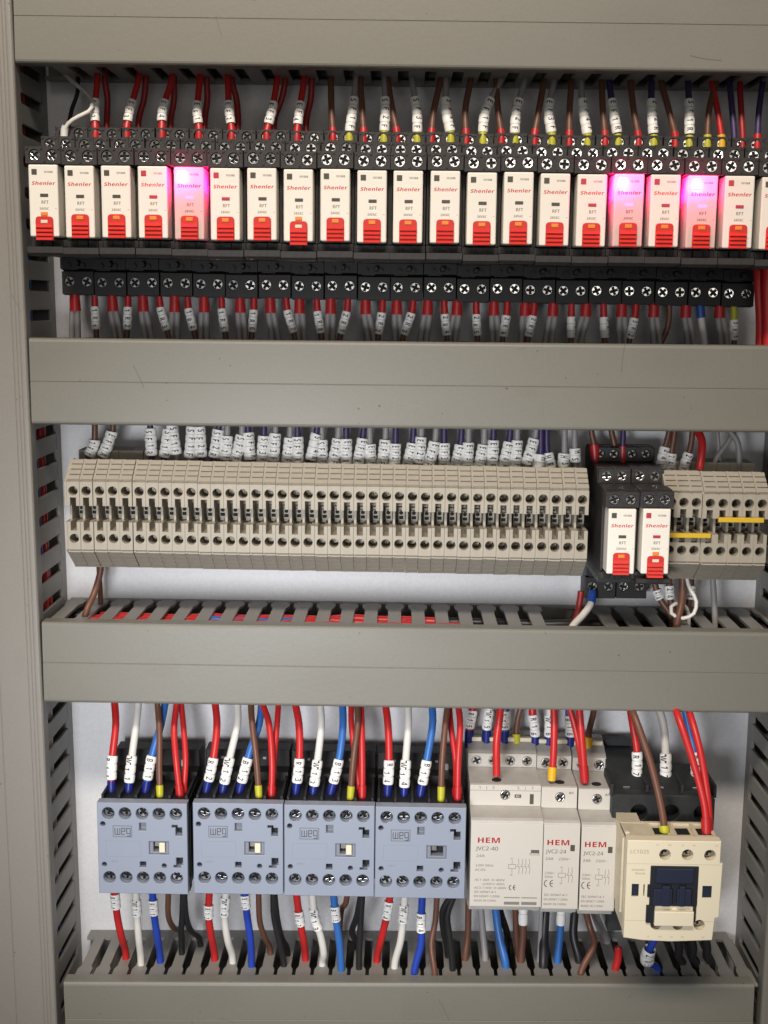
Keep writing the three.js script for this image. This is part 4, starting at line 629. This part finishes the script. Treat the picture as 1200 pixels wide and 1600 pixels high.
// cables below the contactors
const BOTG = 'cables between the contactors and the bottom duct', D4 = -334.5;
function downCable(label, color, pts, o = {}) { // the last point is where it dips into the bottom duct
  const n = pts.length, e = onY(pts[n - 1][0], pts[n - 1][1], D4 + 1), zs = o.zs ?? 44, q = pts.slice(0, -1).map(([x, y], i) => at(x, y, zs + (e.z - zs) * (i / (n - 1)) ** 2));
  return cable(label, color, [...q, e, V(e.x + (e.x - q[n - 2].x) * 0.1, e.y - 14, e.z)], { r: 1.85, group: BOTG, down: false, ...o });
}
[[[179, 1392], [183, 1430], [190, 1465], [196, 1486]], [[327, 1394], [326, 1430], [330, 1462], [335, 1490]], [[463, 1396], [468, 1435], [474, 1468], [477, 1492]], [[610, 1396], [604, 1432], [595, 1470], [589, 1496]]].forEach((p, i) => downCable(`red cable with sleeve marked R1${i + 1} below its contactor`, 'red', p, { mark: `R1${i + 1}`, m0: [1401, 1416, 1424, 1406][i], m1: [1426, 1438, 1448, 1434][i], mr: 1.35, turn: 0.2 }));
[[[212, 1392], [214, 1430], [217, 1468], [220, 1495]], [[353, 1394], [351, 1432], [356, 1470], [363, 1494]], [[488, 1396], [492, 1435], [501, 1462], [506, 1492], [504, 1500]], [[633, 1396], [630, 1434], [626, 1470], [617, 1505]]].forEach((p, i) => downCable(`white cable with sleeve marked W1${i + 1} below its contactor`, 'white', p, { mark: `W1${i + 1}`, m0: [1412, 1404, 1422, 1412][i], m1: [1436, 1434, 1454, 1440][i], mr: 1.35, turn: 0.2 }));
[[[238, 1392], [241, 1430], [246, 1465], [250, 1492]], [[382, 1394], [386, 1430], [391, 1465], [393, 1500]], [[521, 1396], [525, 1435], [530, 1470], [533, 1508]], [[660, 1396], [658, 1440], [658, 1475], [648, 1514]]].forEach((p, i) => downCable(`blue cable with sleeve marked B1${i + 1} below its contactor`, i === 2 ? 'blue' : 'royal', p, { mark: `B1${i + 1}`, m0: [1410, 1400, 1416, 1426][i], m1: [1434, 1422, 1440, 1454][i], mr: 1.35, turn: 0.2 }));
[[[263, 1394], [263, 1430], [270, 1448], [284, 1460]], [[404, 1396], [406, 1440], [414, 1465], [422, 1482]], [[543, 1396], [540, 1412], [534, 1420], [530, 1470]], [[683, 1398], [680, 1440], [674, 1475], [679, 1518]]].forEach((p, i) => downCable(`brown cable beside the black ones below the R1${i + 1} contactor`, 'brown', p, { r: 1.5, zs: 40 }));
[[[[286, 1396], [285, 1430], [283, 1455], [284, 1480]], [[288, 1396], [290, 1428], [297, 1452], [312, 1468]]], [[[429, 1398], [433, 1435], [440, 1465], [449, 1484]], [[427, 1398], [428, 1430], [436, 1470], [443, 1500]]], [[[566, 1398], [564, 1430], [562, 1470], [561, 1506]], [[564, 1398], [558, 1430], [550, 1455], [558, 1476]]], [[[706, 1398], [692, 1422], [692, 1448], [700, 1490]], [[710, 1398], [699, 1430], [702, 1460], [707, 1510]]]].forEach((pr, i) => pr.forEach((p, j) => downCable(`${j ? 'second' : 'first'} black cable below the R1${i + 1} contactor`, 'black', p, { r: 1.6, zs: 42 })));
[['brown', 732, 731, 727, 1494, 'first from the left below the modular contactors', 1.7, 28], ['grey', 750, 755, 758, 1494, 'second from the left below the modular contactors', 1.7, 26], ['blue', 772, 780, 790, 1506, 'bright, below the wide modular contactor', 2.0, 30], ['black', 776, 793, 792, 1476, 'curving behind the bright blue one', 1.8, 22], ['brown', 805, 807, 809, 1486, 'below the right side of wide modular contactor', 1.7, 24], ['brown', 818, 817, 814, 1498, 'under a blank white sleeve below modular contactors', 1.9, 30], ['black', 853, 850, 849, 1506, 'thick, below the left narrow modular contactor', 2.4, 26], ['grey', 846, 844, 842, 1498, 'thin, beside the thick black cable', 1.1, 32], ['blue', 878, 875, 871, 1500, 'below the left narrow modular contactor', 1.9, 30], ['black', 899, 896, 905, 1500, 'below the right narrow modular contactor', 2.2, 26]].forEach(([c, x0, x1, x2, y2, w, r, zs], i) => downCable(`${c} cable ${w}`, c, [[x0, 1402], [x0 + (x1 - x0) * 0.4, 1428], [x1, 1462], [x2, y2]], { r, zs, ...([5, 8].includes(i) ? { mark: '  ', m0: 1406, m1: 1440, mr: 1.3 } : {}) }));
downCable('brown cable slanting left into the bottom duct, right of centre', 'brown', [[912, 1410], [922, 1450], [929, 1472], [908, 1518]], { r: 1.7, zs: 30 });
downCable('pale grey cable slanting right below the right narrow modular contactor', 'grey', [[922, 1405], [932, 1435], [942, 1458], [948, 1470]], { r: 2.2, zs: 16 });
downCable('short red cable at the lower left of the cream contactor', 'red', [[966, 1480], [966, 1492], [965, 1502], [962, 1512]], { r: 2.0, zs: 40 });
downCable('navy cable with sleeve marked Z05 below the cream contactor', 'royal', [[1026, 1462], [1018, 1477], [1012, 1492], [1013, 1504], [1028, 1514]], { r: 1.8, zs: 58, mark: 'Z05', m0: 1477, m1: 1505, mr: 1.9 });
for (const [i, x] of [1058, 1080, 1102].entries()) downCable(`black cable beneath the cream contactor, ${ord[i]} from the left`, 'black', [[x, 1466], [x + 3, 1482], [x + 2, 1494], [x + 8, 1504]], { r: 2.2, zs: 36 });

renderer.render(scene, camera);
